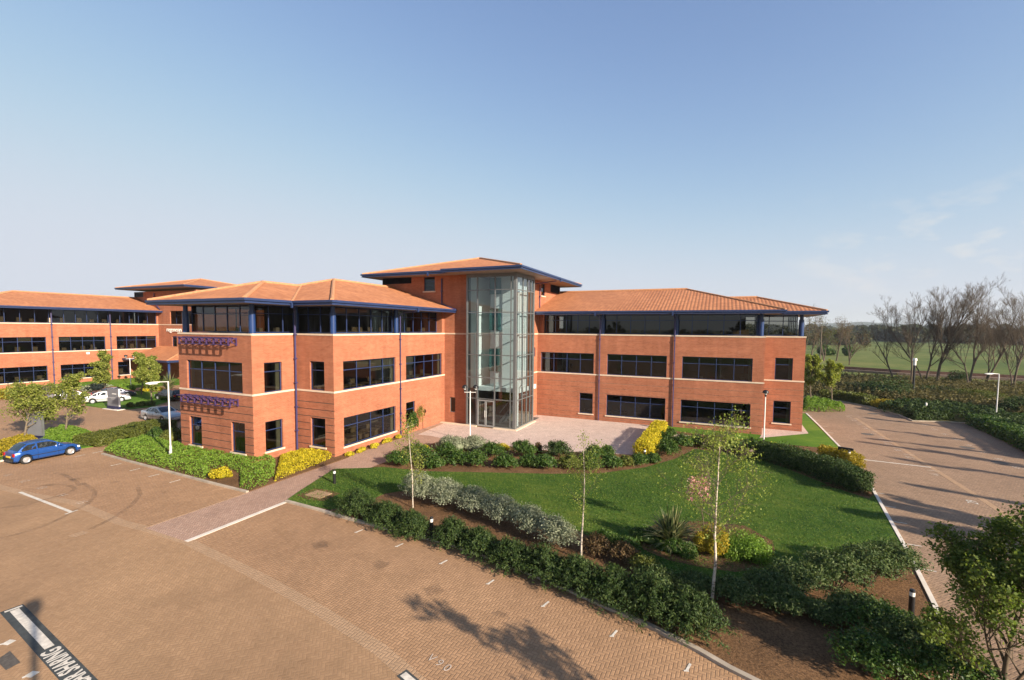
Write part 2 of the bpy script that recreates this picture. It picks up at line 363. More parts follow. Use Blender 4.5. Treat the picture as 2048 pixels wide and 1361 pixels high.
# ------------------------------------------------------------------ mesh helpers
class MB:
    """collects faces in metres; built into ONE mesh object"""
    def __init__(s): s.v = []; s.f = []; s.uv = []; s.mi = []; s.m = 0
    def poly(s, pts, uvs=None):
        b = len(s.v); s.v += [tuple(p) for p in pts]; s.f.append(tuple(range(b, b+len(pts))))
        s.uv.append(uvs or [(0, 0)]*len(pts)); s.mi.append(s.m)
    def box(s, x0, x1, y0, y1, z0, z1, ax=((1, 0), (0, 1)), o=(0, 0)):
        X, Y = ax
        def P(a, b, c): return (o[0]+X[0]*a+Y[0]*b, o[1]+X[1]*a+Y[1]*b, c)
        L, W, H = x1-x0, y1-y0, z1-z0
        s.poly([P(x0, y0, z0), P(x1, y0, z0), P(x1, y0, z1), P(x0, y0, z1)], [(0, 0), (L, 0), (L, H), (0, H)])
        s.poly([P(x1, y1, z0), P(x0, y1, z0), P(x0, y1, z1), P(x1, y1, z1)], [(0, 0), (L, 0), (L, H), (0, H)])
        s.poly([P(x0, y1, z0), P(x0, y0, z0), P(x0, y0, z1), P(x0, y1, z1)], [(0, 0), (W, 0), (W, H), (0, H)])
        s.poly([P(x1, y0, z0), P(x1, y1, z0), P(x1, y1, z1), P(x1, y0, z1)], [(0, 0), (W, 0), (W, H), (0, H)])
        s.poly([P(x0, y0, z1), P(x1, y0, z1), P(x1, y1, z1), P(x0, y1, z1)], [(0, 0), (L, 0), (L, W), (0, W)])
        s.poly([P(x0, y1, z0), P(x1, y1, z0), P(x1, y0, z0), P(x0, y0, z0)], [(0, 0), (L, 0), (L, W), (0, W)])
    def tube(s, pts, rad, n=8, cap=True):
        pts = [Vector(p) for p in pts]
        if isinstance(rad, (int, float)): rad = [rad]*len(pts)
        rings = []
        for i, p in enumerate(pts):
            d = (pts[min(i+1, len(pts)-1)]-pts[max(i-1, 0)]).normalized()
            a = d.cross(Vector((0, 0, 1)))
            if a.length < 1e-3: a = d.cross(Vector((0, 1, 0)))
            a.normalize(); b = d.cross(a)
            base = len(s.v)
            for k in range(n):
                q = 2*math.pi*k/n
                s.v.append(tuple(p+(a*math.cos(q)+b*math.sin(q))*rad[i]))
            rings.append(base)
        for i in range(len(rings)-1):
            A, B = rings[i], rings[i+1]
            for k in range(n):
                s.f.append((A+k, A+(k+1) % n, B+(k+1) % n, B+k)); s.uv.append([(0, 0)]*4); s.mi.append(s.m)
        if cap:
            for A, fl in ((rings[0], 1), (rings[-1], 0)):
                r = tuple(range(A, A+n)); s.f.append(r[::-1] if fl else r); s.uv.append([(0, 0)]*n); s.mi.append(s.m)
    def bar(s, p, q, w, h=None):
        """rectangular bar between two points"""
        h = h or w; p, q = Vector(p), Vector(q); d = (q-p).normalized()
        a = d.cross(Vector((0, 0, 1)))
        if a.length < 1e-3: a = Vector((1, 0, 0))
        a.normalize(); b = a.cross(d)
        c = [(a*w/2*i+b*h/2*j) for i, j in ((-1, -1), (1, -1), (1, 1), (-1, 1))]
        A = [p+x for x in c]; B = [q+x for x in c]
        for k in range(4): s.poly([A[k], A[(k+1) % 4], B[(k+1) % 4], B[k]])
        s.poly(A[::-1]); s.poly(B)
    def lathe(s, prof, n=16, o=(0, 0, 0)):
        b = len(s.v)
        for r, z in prof:
            for k in range(n):
                q = 2*math.pi*k/n; s.v.append((o[0]+r*math.cos(q), o[1]+r*math.sin(q), o[2]+z))
        for i in range(len(prof)-1):
            for k in range(n):
                s.f.append((b+i*n+k, b+i*n+(k+1) % n, b+(i+1)*n+(k+1) % n, b+(i+1)*n+k)); s.uv.append([(0, 0)]*4); s.mi.append(s.m)
    def build(s, name, m, parent=None, smooth=None):
        me = bpy.data.meshes.new(name); me.from_pydata(s.v, [], s.f)
        uvl = me.uv_layers.new(name='UVMap'); flat = [c for u in s.uv for p in u for c in p]
        uvl.data.foreach_set('uv', flat)
        ms = m if isinstance(m, list) else [m]
        for x in ms: me.materials.append(x)
        if len(ms) > 1: me.polygons.foreach_set('material_index', s.mi)
        if smooth is not None:
            me.shade_smooth(); me.set_sharp_from_angle(angle=R(smooth))
        me.update()
        return link(name, me, parent)

def link(name, me, parent=None):
    o = bpy.data.objects.new(name, me); COL.objects.link(o)
    if parent is not None: o.parent = parent
    return o

def mesh_np(name, V, F, m, parent=None, smooth=False, loc=None):
    """fast mesh from numpy arrays, all faces of one size"""
    me = bpy.data.meshes.new(name); n, k = F.shape
    me.vertices.add(len(V)); me.vertices.foreach_set('co', np.ascontiguousarray(V, dtype=np.float32).ravel())
    me.loops.add(n*k); me.loops.foreach_set('vertex_index', np.ascontiguousarray(F, dtype=np.int32).ravel())
    me.polygons.add(n); me.polygons.foreach_set('loop_start', np.arange(0, n*k, k, dtype=np.int32))
    me.materials.append(m)
    if smooth: me.polygons.foreach_set('use_smooth', np.ones(n, dtype=bool))
    me.update(calc_edges=True); me.validate()
    o = link(name, me, parent)
    if loc is not None: o.location = loc
    return o

def tag(o, label=None, cat=None, group=None, kind=None):
    if label: o['label'] = label
    if cat: o['category'] = cat
    if group: o['group'] = group
    if kind: o['kind'] = kind
    return o
def thing(name, label, cat, loc=(0, 0, 0), rz=0.0, group=None):
    o = bpy.data.objects.new(name, None); COL.objects.link(o); o.empty_display_size = .3
    o.location = loc; o.rotation_euler = (0, 0, rz)
    return tag(o, label, cat, group)
def copy_tree(o, parent=None):
    c = o.copy(); COL.objects.link(c)
    if parent is not None: c.parent = parent
    for ch in o.children: copy_tree(ch, c)
    return c
def sheet(name, pts, z, m, kind='structure', side=None):
    mb = MB(); mb.poly([(p[0], p[1], z) for p in pts])
    if side is not None:
        k = len(pts)
        for i in range(k):
            a, b = pts[i], pts[(i+1) % k]
            mb.poly([(a[0], a[1], side), (b[0], b[1], side), (b[0], b[1], z), (a[0], a[1], z)])
    me_o = mb.build(name, m)
    # make the top face point up
    import bmesh
    bm = bmesh.new(); bm.from_mesh(me_o.data); bmesh.ops.triangulate(bm, faces=bm.faces[:1]); bmesh.ops.recalc_face_normals(bm, faces=bm.faces)
    for f in bm.faces:
        if abs(f.normal.z) > .5 and f.normal.z < 0: f.normal_flip()
    bm.to_mesh(me_o.data); bm.free()
    return tag(me_o, kind=kind)
def strip(name, pts, wdt, z0, z1, m, kind='structure'):
    """kerb: a box section swept along a polyline"""
    mb = MB(); L = []
    P = [Vector((p[0], p[1])) for p in pts]
    for i, p in enumerate(P):
        d = (P[min(i+1, len(P)-1)]-P[max(i-1, 0)]).normalized(); n = Vector((-d.y, d.x))*wdt/2
        L.append((p+n, p-n))
    for i in range(len(P)-1):
        a, b = L[i]; c, d = L[i+1]
        mb.poly([(b.x, b.y, z1), (d.x, d.y, z1), (c.x, c.y, z1), (a.x, a.y, z1)])
        mb.poly([(a.x, a.y, z1), (c.x, c.y, z1), (c.x, c.y, z0), (a.x, a.y, z0)])
        mb.poly([(b.x, b.y, z0), (d.x, d.y, z0), (d.x, d.y, z1), (b.x, b.y, z1)])
    for a, b in (L[0], L[-1]): mb.poly([(a.x, a.y, z0), (b.x, b.y, z0), (b.x, b.y, z1), (a.x, a.y, z1)])
    o = mb.build(name, m)
    return tag(o, kind=kind) if kind else o
# ================================================================== buildings
def roof_slope(mb, polys, e0, e1, pitch_z, wave=.024, step=.05):
    """corrugated clay tiling on convex polygons of one slope; e0->e1 is its eave line"""
    e0, e1 = Vector(e0), Vector(e1); S = (e1-e0).normalized()
    for poly in polys:
        P = [Vector(p) for p in poly]
        nrm = None
        for i in range(1, len(P)-1):
            q = (P[i]-P[0]).cross(P[i+1]-P[0])
            if q.length > 1e-4: nrm = q.normalized(); break
        if nrm.z < 0: nrm = -nrm
        T = nrm.cross(S)
        if T.z < 0: T = -T
        st = [((p-e0).dot(S), (p-e0).dot(T)) for p in P]
        s0, s1 = min(a for a, _ in st), max(a for a, _ in st)
        ss = np.arange(math.ceil((s0+1e-4)/step)*step, s1-1e-4, step)
        ss = np.concatenate([[s0+1e-4], ss, [s1-1e-4]])
        prev = None
        for s in ss:
            ts = []
            for i in range(len(st)):
                a, b = st[i], st[(i+1) % len(st)]
                if (a[0]-s)*(b[0]-s) <= 0 and abs(a[0]-b[0]) > 1e-9:
                    f = (s-a[0])/(b[0]-a[0]); ts.append(a[1]+f*(b[1]-a[1]))
            if len(ts) < 2: continue
            t0, t1 = min(ts), max(ts)
            h = wave*(.5+.5*math.cos(2*math.pi*s/.3))**.7
            lo = e0+S*s+T*t0+nrm*h; hi = e0+S*s+T*t1+nrm*h
            cur = (lo, hi, s, t0, t1)
            if prev: mb.poly([prev[0], cur[0], cur[1], prev[1]], [(prev[2], prev[3]), (s, t0), (s, t1), (prev[2], prev[4])])
            prev = cur

def ridge_line(mb, pts, r=.13):
    mb.tube([(p[0], p[1], p[2]+.03) for p in pts], r, 8)

def gutter_line(mb, pts, z, closed=False):
    """fascia board, gutter and lower trim along the eave"""
    P = [Vector((p[0], p[1])) for p in pts]; n = len(P)
    for (off0, off1, za, zb) in ((-.06, .12, .12, .27), (-.10, .02, .00, .12), (-.05, .07, -.03, .035)):
        L = []
        for i in range(n):
            ds = []
            if closed or i > 0: ds.append((P[i]-P[i-1]).normalized())
            if closed or i < n-1: ds.append((P[(i+1) % n]-P[i]).normalized())
            ns = [Vector((d.y, -d.x)) for d in ds]
            m = ns[0] if len(ns) == 1 else (ns[0]+ns[1])/(1+ns[0].dot(ns[1]))
            L.append((P[i]+m*off0, P[i]+m*off1))
        for i in range(n if closed else n-1):
            a, b = L[i]; c, d = L[(i+1) % n]; z0, z1 = z+za, z+zb
            mb.poly([(b.x, b.y, z0), (d.x, d.y, z0), (d.x, d.y, z1), (b.x, b.y, z1)])
            mb.poly([(a.x, a.y, z1), (b.x, b.y, z1), (d.x, d.y, z1), (c.x, c.y, z1)])
            mb.poly([(a.x, a.y, z0), (c.x, c.y, z0), (d.x, d.y, z0), (b.x, b.y, z0)])
            mb.poly([(c.x, c.y, z0), (a.x, a.y, z0), (a.x, a.y, z1), (c.x, c.y, z1)])
        if not closed:
            for a, b in (L[0], L[-1]):
                mb.poly([(a.x, a.y, z+za), (b.x, b.y, z+za), (b.x, b.y, z+zb), (a.x, a.y, z+zb)])

WR = random.Random(12)
MT['blind2'] = plain('grey_roller_blind', (.30, .30, .26), .9, 0, .08, 3)
class Face:
    """a vertical facade from p0 to p1 (left to right seen from outside)"""
    def __init__(s, p0, p1, zb=0.0):
        s.p = Vector(p0); d = Vector(p1)-s.p; s.L = d.length; s.d = d.normalized(); s.n = Vector((s.d.y, -s.d.x)); s.zb = zb
    def P(s, u, v, off=0.0):
        q = s.p+s.d*u+s.n*off; return (q.x, q.y, v+s.zb)
    def box(s, mb, u0, u1, o0, o1, v0, v1):
        ax = ((s.d.x, s.d.y), (s.n.x, s.n.y)); mb.box(u0, u1, o0, o1, v0+s.zb, v1+s.zb, ax, (s.p.x, s.p.y))

def wall(mb, F, z0, z1, ops=(), depth=.14):
    us = sorted({0, F.L, *[o[0] for o in ops], *[o[1] for o in ops]}); vs = sorted({z0, z1, *[o[2] for o in ops], *[o[3] for o in ops]})
    for a, b in zip(us[:-1], us[1:]):
        for c, d in zip(vs[:-1], vs[1:]):
            um, vm = (a+b)/2, (c+d)/2
            if any(o[0] < um < o[1] and o[2] < vm < o[3] for o in ops): continue
            mb.poly([F.P(a, c), F.P(b, c), F.P(b, d), F.P(a, d)], [(a, c), (b, c), (b, d), (a, d)])
    for (a, b, c, d) in [o[:4] for o in ops]:
        for (q, w_) in (((a, c), (a, d)), ((b, d), (b, c)), ((a, d), (b, d)), ((b, c), (a, c))):
            mb.poly([F.P(*q), F.P(*w_), F.P(*w_, -depth), F.P(*q, -depth)], [(q[0], q[1]), (w_[0], w_[1]), (w_[0]+depth, w_[1]), (q[0]+depth, q[1])])

def window(par, F, u0, u1, v0, v1, n, tr=.31, sill=True, inset=.13, blind=None, fm=None, bar=.055, glass=None, top=True):
    """frame with n lights and one transom; pane and sill are its pieces"""
    mb = MB(); bw = bar
    F.box(mb, u0, u1, -inset-.05, -inset+.02, v0, v0+bw); F.box(mb, u0, u1, -inset-.05, -inset+.02, v1-bw, v1)
    F.box(mb, u0, u0+bw, -inset-.05, -inset+.02, v0+bw, v1-bw); F.box(mb, u1-bw, u1, -inset-.05, -inset+.02, v0+bw, v1-bw)
    vt = v1-(v1-v0)*tr
    for k in range(1, n):
        u = u0+(u1-u0)*k/n; F.box(mb, u-bw/2, u+bw/2, -inset-.05, -inset+.026, v0+bw, v1-bw)
    if tr: F.box(mb, u0+bw, u1-bw, -inset-.048, -inset+.018, vt-bw/2, vt+bw/2)
    w_ = mb.build('window', fm or MT['frame'], par)
    g = MB(); g.poly([F.P(u0+.01, v0+.01, -inset-.015), F.P(u1-.01, v0+.01, -inset-.015), F.P(u1-.01, v1-.01, -inset-.015), F.P(u0+.01, v1-.01, -inset-.015)])
    g.build('pane', glass or MT['glass'], w_)
    if sill:
        s = MB(); F.box(s, u0-.10, u1+.10, -inset+.02, .07, v0-.11, v0); s.build('sill', MT['stone'], w_)
    for (ua, ub) in blind or ():
        b = MB(); F.box(b, ua, ub, -inset-.20, -inset-.12, v0+.02, v1-.02); b.build('blind', MT['blind'], w_)
    if n >= 3:      # roller blinds drawn to different heights and clutter on the inner sill
        for k in range(n):
            x = WR.random()
            ua, ub = u0+(u1-u0)*k/n+.04, u0+(u1-u0)*(k+1)/n-.04
            if x < .22:
                b = MB(); F.box(b, ua, ub, -inset-.13, -inset-.115, v1-(v1-v0)*WR.uniform(.12, .5), v1-.05); b.build('blind', MT['blind2'], w_)
            elif x < .5:
                b = MB(); c = WR.uniform(ua, ub-.3); F.box(b, c, c+WR.uniform(.15, .4), -inset-.45, -inset-.2, v0, v0+WR.uniform(.12, .45)); b.build('sill_clutter', MT[WR.choice(('desk', 'white', 'int_wall'))], w_)
    return w_

def column(par, x, y, z0, z1, r=.2):
    mb = MB(); mb.tube([(x, y, z0), (x, y, z1-.45)], r, 20); mb.tube([(x, y, z1-.45), (x, y, z1)], r*.72, 16)  # narrow neck puts the eave's shadow into the column's shape
    return mb.build('column', MT['blue'], par, 40)

def downpipe(par, pts, r=.06):
    mb = MB(); mb.tube(pts, r, 8)
    for p, q in zip(pts[:-1], pts[1:]):
        n = int(abs(p[2]-q[2])/2)
        for k in range(1, n+1):
            f = k/(n+1); x = [p[i]+(q[i]-p[i])*f for i in range(3)]
            mb.box(x[0]-r*1.35, x[0]+r*1.35, x[1]-r*1.35, x[1]+r*1.35, x[2]-.04, x[2]+.04)
    return mb.build('downpipe', MT['pipe'], par)

def sunshade(par, F, u0, u1, v0, v1, n=8):
    """cantilevered sun louvre of painted brackets and rails"""
    mb = MB(); d = .62
    for k in range(n):
        u = u0+(u1-u0)*k/(n-1)
        F.box(mb, u-.025, u+.025, 0, .07, v0+.05, v1)                    # wall plate
        F.box(mb, u-.022, u+.022, .07, d, v1-.10, v1-.02)                # arm
        mb.bar(F.P(u, v0+.1, .05), F.P(u, v1-.1, d-.08), .045)           # strut
        F.box(mb, u-.024, u+.024, d-.09, d+.0, v1-.50, v1+.02)           # outer plate
        F.box(mb, u-.02, u+.02, .30, .36, v1-.36, v1-.1)
    F.box(mb, u0-.45, u1+.12, d-.02, d+.03, v1-.05, v1+.0)
    F.box(mb, u0-.05, u1+.12, d-.02, d+.03, v1-.46, v1-.41)
    F.box(mb, u0-.05, u1+.12, .30, .35, v1-.02, v1+.03)
    mb.bar(F.P(u0-.3, v1-.03, d), F.P(u0, v1-.03, .05), .04)
    return mb.build('sun_louvre', MT['purple'], par)

Z2, Z1, SOF = 4.40, 8.24, 10.18      # first floor band, second floor band, soffit
def bands(par, F, u0=None, u1=None, zs=(Z2, Z1), e0=.0, e1=.0):
    for z in zs:
        mb = MB(); F.box(mb, (u0 if u0 is not None else 0)-e0, (u1 if u1 is not None else F.L)+e1, -.02, .035, z-.06, z+.06)
        mb.build('stone_band', MT['stone'], par)
def grooves(par, F, ops, zs, m='groove'):
    """dark recessed brick courses"""
    mb = MB()
    for z in zs:
        segs = [(0.0, F.L)]
        for o in ops:
            if o[2]-.12 < z < o[3]:
                ns = []
                for a, b in segs:
                    if o[0]-.02 > a: ns.append((a, min(b, o[0]-.02)))
                    if o[1]+.02 < b: ns.append((max(a, o[1]+.02), b))
                    if not (o[0] < b and o[1] > a): ns.append((a, b)) if (a, b) not in ns else None
                segs = [s_ for s_ in {x for x in ns} if s_[1]-s_[0] > .01]
        for a, b in segs: F.box(mb, a, b, -.05, .003, z-.022, z+.022)
    return mb.build('brick_course', MT[m], par)
MT['groove2'] = plain('brown_brick_course', (.20, .10, .06), .9, 0, .5, 9)
MT['groove'] = plain('dark_brick_course', (.055, .04, .03), .9, 0, .5, 9)

# ------------------------------------------------------------------ the office building
B = thing('office_building', 'nearest red brick office with two tiled wings meeting at a tall glass entrance tower', 'office building', (0, 0, 0))
Fw = Face((0, -13.44), (0, 0))                       # left wing, court side
Fe = Face((-10.99, -16.73), (-3.47, -16.73))         # left wing, end
Fs = Face((-3.47, -16.73), (-3.47, -13.44))
Ff = Face((-3.47, -13.44), (0, -13.44))
Ft = Face((0, 0), (2.62, 0))                         # tower, left of the glass
Fr = Face((6.52, 7.04), (26.73, 7.04))               # right wing
Fq = Face((26.73, 7.04), (26.73, 9.99))              # step (faces +x)
Fb = Face((26.73, 9.99), (30.0, 9.99))
Fz = Face((30.0, 9.99), (30.0, 16.8))
Fp = Face((6.52, 3.75), (6.52, 7.04))                # strip beside the glass, faces +x
Y0 = 13.44
op_w = [(.85, 6.36, .56, 2.56), (7.68, 8.90, .66, 2.60), (.85, 6.36, 4.46, 6.43), (7.70, 12.98, 4.46, 6.43)]
op_e = [(.99, 2.30, .56, 2.54), (5.37, 6.71, .56, 2.54), (.89, 6.60, 4.46, 6.43)]
op_s = [(.84, 2.14, .60, 2.55), (.84, 2.16, 4.46, 6.41)]
op_f = [(1.31, 2.65, .60, 2.56), (1.31, 2.64, 4.46, 6.43)]
x0 = 6.52
op_r = [(10.97-x0, 12.30-x0, .58, 2.57), (13.62-x0, 18.98-x0, .58, 2.57), (20.29-x0, 25.82-x0, .60, 2.57),
        (6.90-x0, 12.33-x0, 4.46, 6.43), (13.61-x0, 19.0-x0, 4.46, 6.43), (20.30-x0, 25.85-x0, 4.46, 6.43)]
xb = 26.73
op_b = [(27.78-xb, 29.11-xb, .65, 2.60), (27.78-xb, 29.12-xb, 4.46, 6.40)]
ZT = 8.30
for F_, ops in ((Fw, op_w), (Fe, op_e), (Fs, op_s), (Ff, op_f), (Fr, op_r), (Fq, ()), (Fb, op_b)):
    mb = MB(); wall(mb, F_, -.3, ZT, ops); mb.build('wall', MT['brick'], B)
# plain rear and side walls
for p0, p1, zt in (((30.0, 9.99), (30.0, 16.8), ZT), ((30.0, 16.8), (26.73, 16.8), ZT), ((26.73, 16.8), (26.73, 19.8), ZT), ((26.73, 19.8), (6.52, 19.8), ZT),
                   ((-10.99, 0), (-10.99, -16.73), ZT), ((-7.2, 0), (-10.99, 0), ZT),
                   ((6.52, 19.8), (6.52, 13.94), ZT), ((-7.2, 13.94), (-7.2, 0), 13.6), ((6.52, 13.94), (-7.2, 13.94), 13.6)):
    F_ = Face(p0, p1); mb = MB(); wall(mb, F_, -.3, zt); mb.build('wall', MT['brick'], B)
# tower walls
Ftop = Face((-7.2, 0), (0, 0))
ot = [(7.2-2.27, 7.2-1.06, 12.19, 13.52), (.003, 3.49, 12.98, 13.56)]
mb = MB(); wall(mb, Ftop, ZT, 13.6, ot); mb.build('wall', MT['brick'], B)
mb = MB(); wall(mb, Ft, -.3, 13.6, [(.58, 1.18, .95, 2.35)]); mb.build('wall', MT['brick'], B)
mb = MB(); wall(mb, Face((-7.2, 0.002), (0, .002)), -.3, ZT-.002); mb.build('wall', MT['brick'], B)
Ftr = Face((6.52, 3.75), (6.52, 13.94))
otr = [(7.94-3.75, 9.0-3.75, 12.15, 13.4), (10.73-3.75, 13.94-3.753, 12.7, 13.56), (2.25, 2.55, 12.35, 13.2), (2.4, 2.75, 6.0, 6.9)]
mb = MB(); wall(mb, Ftr, -.3, 13.6, otr); mb.build('wall', MT['brick'], B)
window(B, Ftop, 7.2-2.27, 7.2-1.06, 12.19, 13.52, 1, .34, True, .10)
window(B, Ftr, 7.94-3.75, 9.0-3.75, 12.15, 13.4, 1, 0, True, .10)
window(B, Ftr, 2.25, 2.55, 12.35, 13.2, 1, 0, False, .10)
window(B, Ftr, 2.4, 2.75, 6.0, 6.9, 1, 0, False, .10)
window(B, Ft, .58, 1.18, .95, 2.35, 1, 0, False, .10, fm=MT['steel'])
for F_, (a, b, c, d) in ((Ftop, ot[1]), (Ftr, otr[1])):
    mb = MB()
    z = c+.01
    while z < d-.03:
        mb.poly([F_.P(a, z, -.02), F_.P(b, z, -.02), F_.P(b, z+.09, -.11), F_.P(a, z+.09, -.11)]); z += .075
    F_.box(mb, a, b, -.13, -.118, c, d)
    mb.build('louvre', MT['louvre'], B)

# windows of the brick storeys
def put(F_, ops, ns, bl):
    for o, n, s in zip(ops, ns, bl):
        wd = (o[1]-o[0])
        bd = [] if not s else ([(o[0]+.02, o[0]+.30)] if s == 'l' else [(o[1]-.30, o[1]-.02)])
        window(B, F_, *o[:4], n, .31, o[2] < 3, blind=bd)
put(Fw, op_w, (4, 1, 4, 4), ('r', None, 'r', 'r'))
put(Fe, op_e, (1, 1, 4), ('l', 'l', 'l'))
put(Fs, op_s, (1, 1), ('r', 'r'))
put(Ff, op_f, (1, 1), ('l', 'l'))
put(Fr, op_r, (1, 4, 4, 4, 4, 4), (None, None, 'r', None, None, 'r'))
put(Fb, op_b, (1, 1), ('r', 'r'))
for F_, e0, e1 in ((Fw, .035, 0), (Fe, 0, .035), (Fs, 0, 0), (Ff, 0, 0), (Fr, 0, 0), (Fq, .035, 0), (Fb, 0, .035), (Fz, 0, 0)):
    bands(B, F_, e0=e0, e1=e1)
bands(B, Ft, zs=(Z1,)); bands(B, Face((6.52, 3.75), (6.52, 7.0)))
gz = [.20+.49*k for k in range(8)]
for F_, ops, m_ in ((Fe, op_e, 'groove'), (Ff, op_f, 'groove'), (Fr, op_r, 'groove2'), (Fb, op_b, 'groove2')):
    grooves(B, F_, ops, gz, m_)

# second floor: glazing set back behind round columns
IN = .60
def ribbon(F_, u0, u1, n, inset=IN, tr=.30):
    return window(B, F_, u0, u1, 8.34, SOF-.02, n, tr, False, inset, bar=.06)
def ledge(pts, name='ledge'):
    mb = MB(); mb.poly([(x, y, ZT) for x, y in pts]); return mb.build(name, MT['ledge'], B)
MT['ledge'] = plain('grey_ledge', (.16, .165, .20), .7, 0, .15, 3)
ledge([(-10.99, -16.73), (-3.47, -16.73), (-3.47, -13.44), (0, -13.44), (0, 0), (-10.99, 0)])
ledge([(6.521, 7.04), (26.73, 7.04), (26.73, 9.99), (30.0, 9.99), (30.0, 16.8), (6.521, 16.8)])
ribbon(Fw, IN, 6.75, 5); ribbon(Fw, 7.1, 13.0, 5)
ribbon(Fe, IN, 7.52-IN, 5); ribbon(Fs, IN, 3.29+IN-.02, 3); ribbon(Ff, -IN+.02, 3.47-IN, 3)
ribbon(Fr, .55, 6.3, 5); ribbon(Fr, 6.5, 13.0, 5); ribbon(Fr, 13.2, 20.2-IN, 5); ribbon(Fq, IN, 2.95+IN-.02, 2); ribbon(Fb, -IN+.02, 3.27-IN, 3)
ribbon(Fz, IN, 6.8-IN, 5)
Fwest = Face((-10.99, 0), (-10.99, -16.73)); ribbon(Fwest, 0, 16.73-IN, 10)
for p0, p1, a, b in (((0, 0), (0, 0), 0, 0),):
    pass
mb = MB(); Fw.box(mb, 13.0, 13.44, -IN-.1, -.002, ZT, SOF); mb.build('wall', MT['brick'], B)
mb = MB(); Fr.box(mb, 0.0, .55, -IN-.1, -.3, ZT, SOF); mb.build('wall', MT['brick'], B)
for x, y in ((-.33, -13.11), (-3.80, -13.11), (-3.80, -16.40), (-10.62, -16.40), (-.33, -6.55), (6.52+6.55, 7.37), (6.52+13.2, 7.37), (26.40, 7.37), (29.67, 10.32), (26.40, 10.32)):
    column(B, x, y, ZT, SOF)

# roofs -------------------------------------------------------------
ZE = SOF+.24; PI_ = .31
def z_up(h): return ZE+PI_*h
Rr = (1.2, -14.64); VR = (-2.27, -14.64); C2 = (-2.27, -17.93); C3 = (-12.07, -17.93); VL = (-12.07, -14.64); L1 = (-12.8, -14.64)
M1 = (-5.8, -7.64, z_up(7.0)); hE = 4.9; E1 = (-7.17, -17.93+hE, z_up(hE)); J1 = (-7.17, -14.64+hE, z_up(hE))
RE = (-5.8, 0.0, z_up(7.0)); e3 = lambda p: (p[0], p[1], ZE)
mb = MB()
roof_slope(mb, [[e3(Rr), e3((1.2, 0)), RE, M1]], e3(Rr), e3((1.2, 0)), PI_)
roof_slope(mb, [[e3(Rr), M1, J1, e3(VR)], [M1, e3(L1), e3(VL), J1]], e3(L1), e3(Rr), PI_)
roof_slope(mb, [[e3(VR), J1, E1, e3(C2)]], e3(C2), e3(VR), PI_)
roof_slope(mb, [[e3(C2), E1, e3(C3)]], e3(C3), e3(C2), PI_)
roof_slope(mb, [[e3(C3), E1, J1, e3(VL)]], e3(VL), e3(C3), PI_)
roof_slope(mb, [[e3(L1), M1, RE, e3((-12.8, 0))]], e3((-12.8, 0)), e3(L1), PI_, step=.15)
r1 = mb.build('roof', MT['roof'], B)
mb = MB(); ridge_line(mb, [e3(Rr), M1]); ridge_line(mb, [M1, RE]); ridge_line(mb, [M1, e3(L1)]); ridge_line(mb, [e3(C2), E1]); ridge_line(mb, [E1, e3(C3)]); ridge_line(mb, [E1, J1]); ridge_line(mb, [e3(VR), J1], .08)
mb.build('ridge_tiles', MT['ridge'], r1, 40)
mb = MB(); mb.poly([(x, y, SOF) for x, y in (Rr, (1.2, 0), (-12.8, 0), L1, VL, C3, C2, VR)][::-1]); mb.build('soffit', MT['soffit'], r1)
mb = MB(); gutter_line(mb, [(-12.8, 0), L1, VL, C3, C2, VR, Rr, (1.2, 0.0)], SOF); mb.build('gutter', MT['gutter'], r1)

a1, a2, b1, b2, c2 = (6.52, 5.84), (27.93, 5.84), (27.93, 8.79), (31.2, 8.79), (31.2, 18.7)
h1 = 7.9; h2 = 4.8; yc = 5.84+h1
A1 = (27.93-h1, yc, z_up(h1)); A0 = (6.52, yc, z_up(h1)); Bq = (31.2-h2, 8.79+h2, z_up(h2))
# lower roof ridge meets the big hip end
Jq = (27.93-h2, 8.79+h2, z_up(h2))
mb = MB()
roof_slope(mb, [[e3(a1), e3(a2), A1, A0]], e3(a1), e3(a2), PI_)
roof_slope(mb, [[e3(a2), A1, e3((27.93, 2*yc-5.84))]], e3(a2), e3((27.93, 2*yc-5.84)), PI_, step=.1)
roof_slope(mb, [[e3((27.93, 8.79)), e3(b2), Bq, Jq]], e3((25, 8.79)), e3(b2), PI_)
roof_slope(mb, [[e3(b2), Bq, e3(c2)]], e3(b2), e3(c2), PI_, step=.1)
roof_slope(mb, [[e3((27.93, 2*yc-5.84)), A1, A0, e3((6.52, 2*yc-5.84))]], e3((27.93, 2*yc-5.84)), e3((6.52, 2*yc-5.84)), PI_, step=.15)
r2 = mb.build('roof', MT['roof'], B)
mb = MB(); ridge_line(mb, [A0, A1]); ridge_line(mb, [A1, e3(a2)], .1); ridge_line(mb, [Jq, Bq]); ridge_line(mb, [Bq, e3(b2)], .1); ridge_line(mb, [A1, e3((27.93, 2*yc-5.84))])
mb.build('ridge_tiles', MT['ridge'], r2, 40)
mb = MB(); mb.poly([(x, y, SOF) for x, y in (a1, a2, b1, b2, c2, (6.52, 18.7))][::-1]); mb.build('soffit', MT['soffit'], r2)
mb = MB(); gutter_line(mb, [a1, a2, b1, b2, c2], SOF); mb.build('gutter', MT['gutter'], r2)

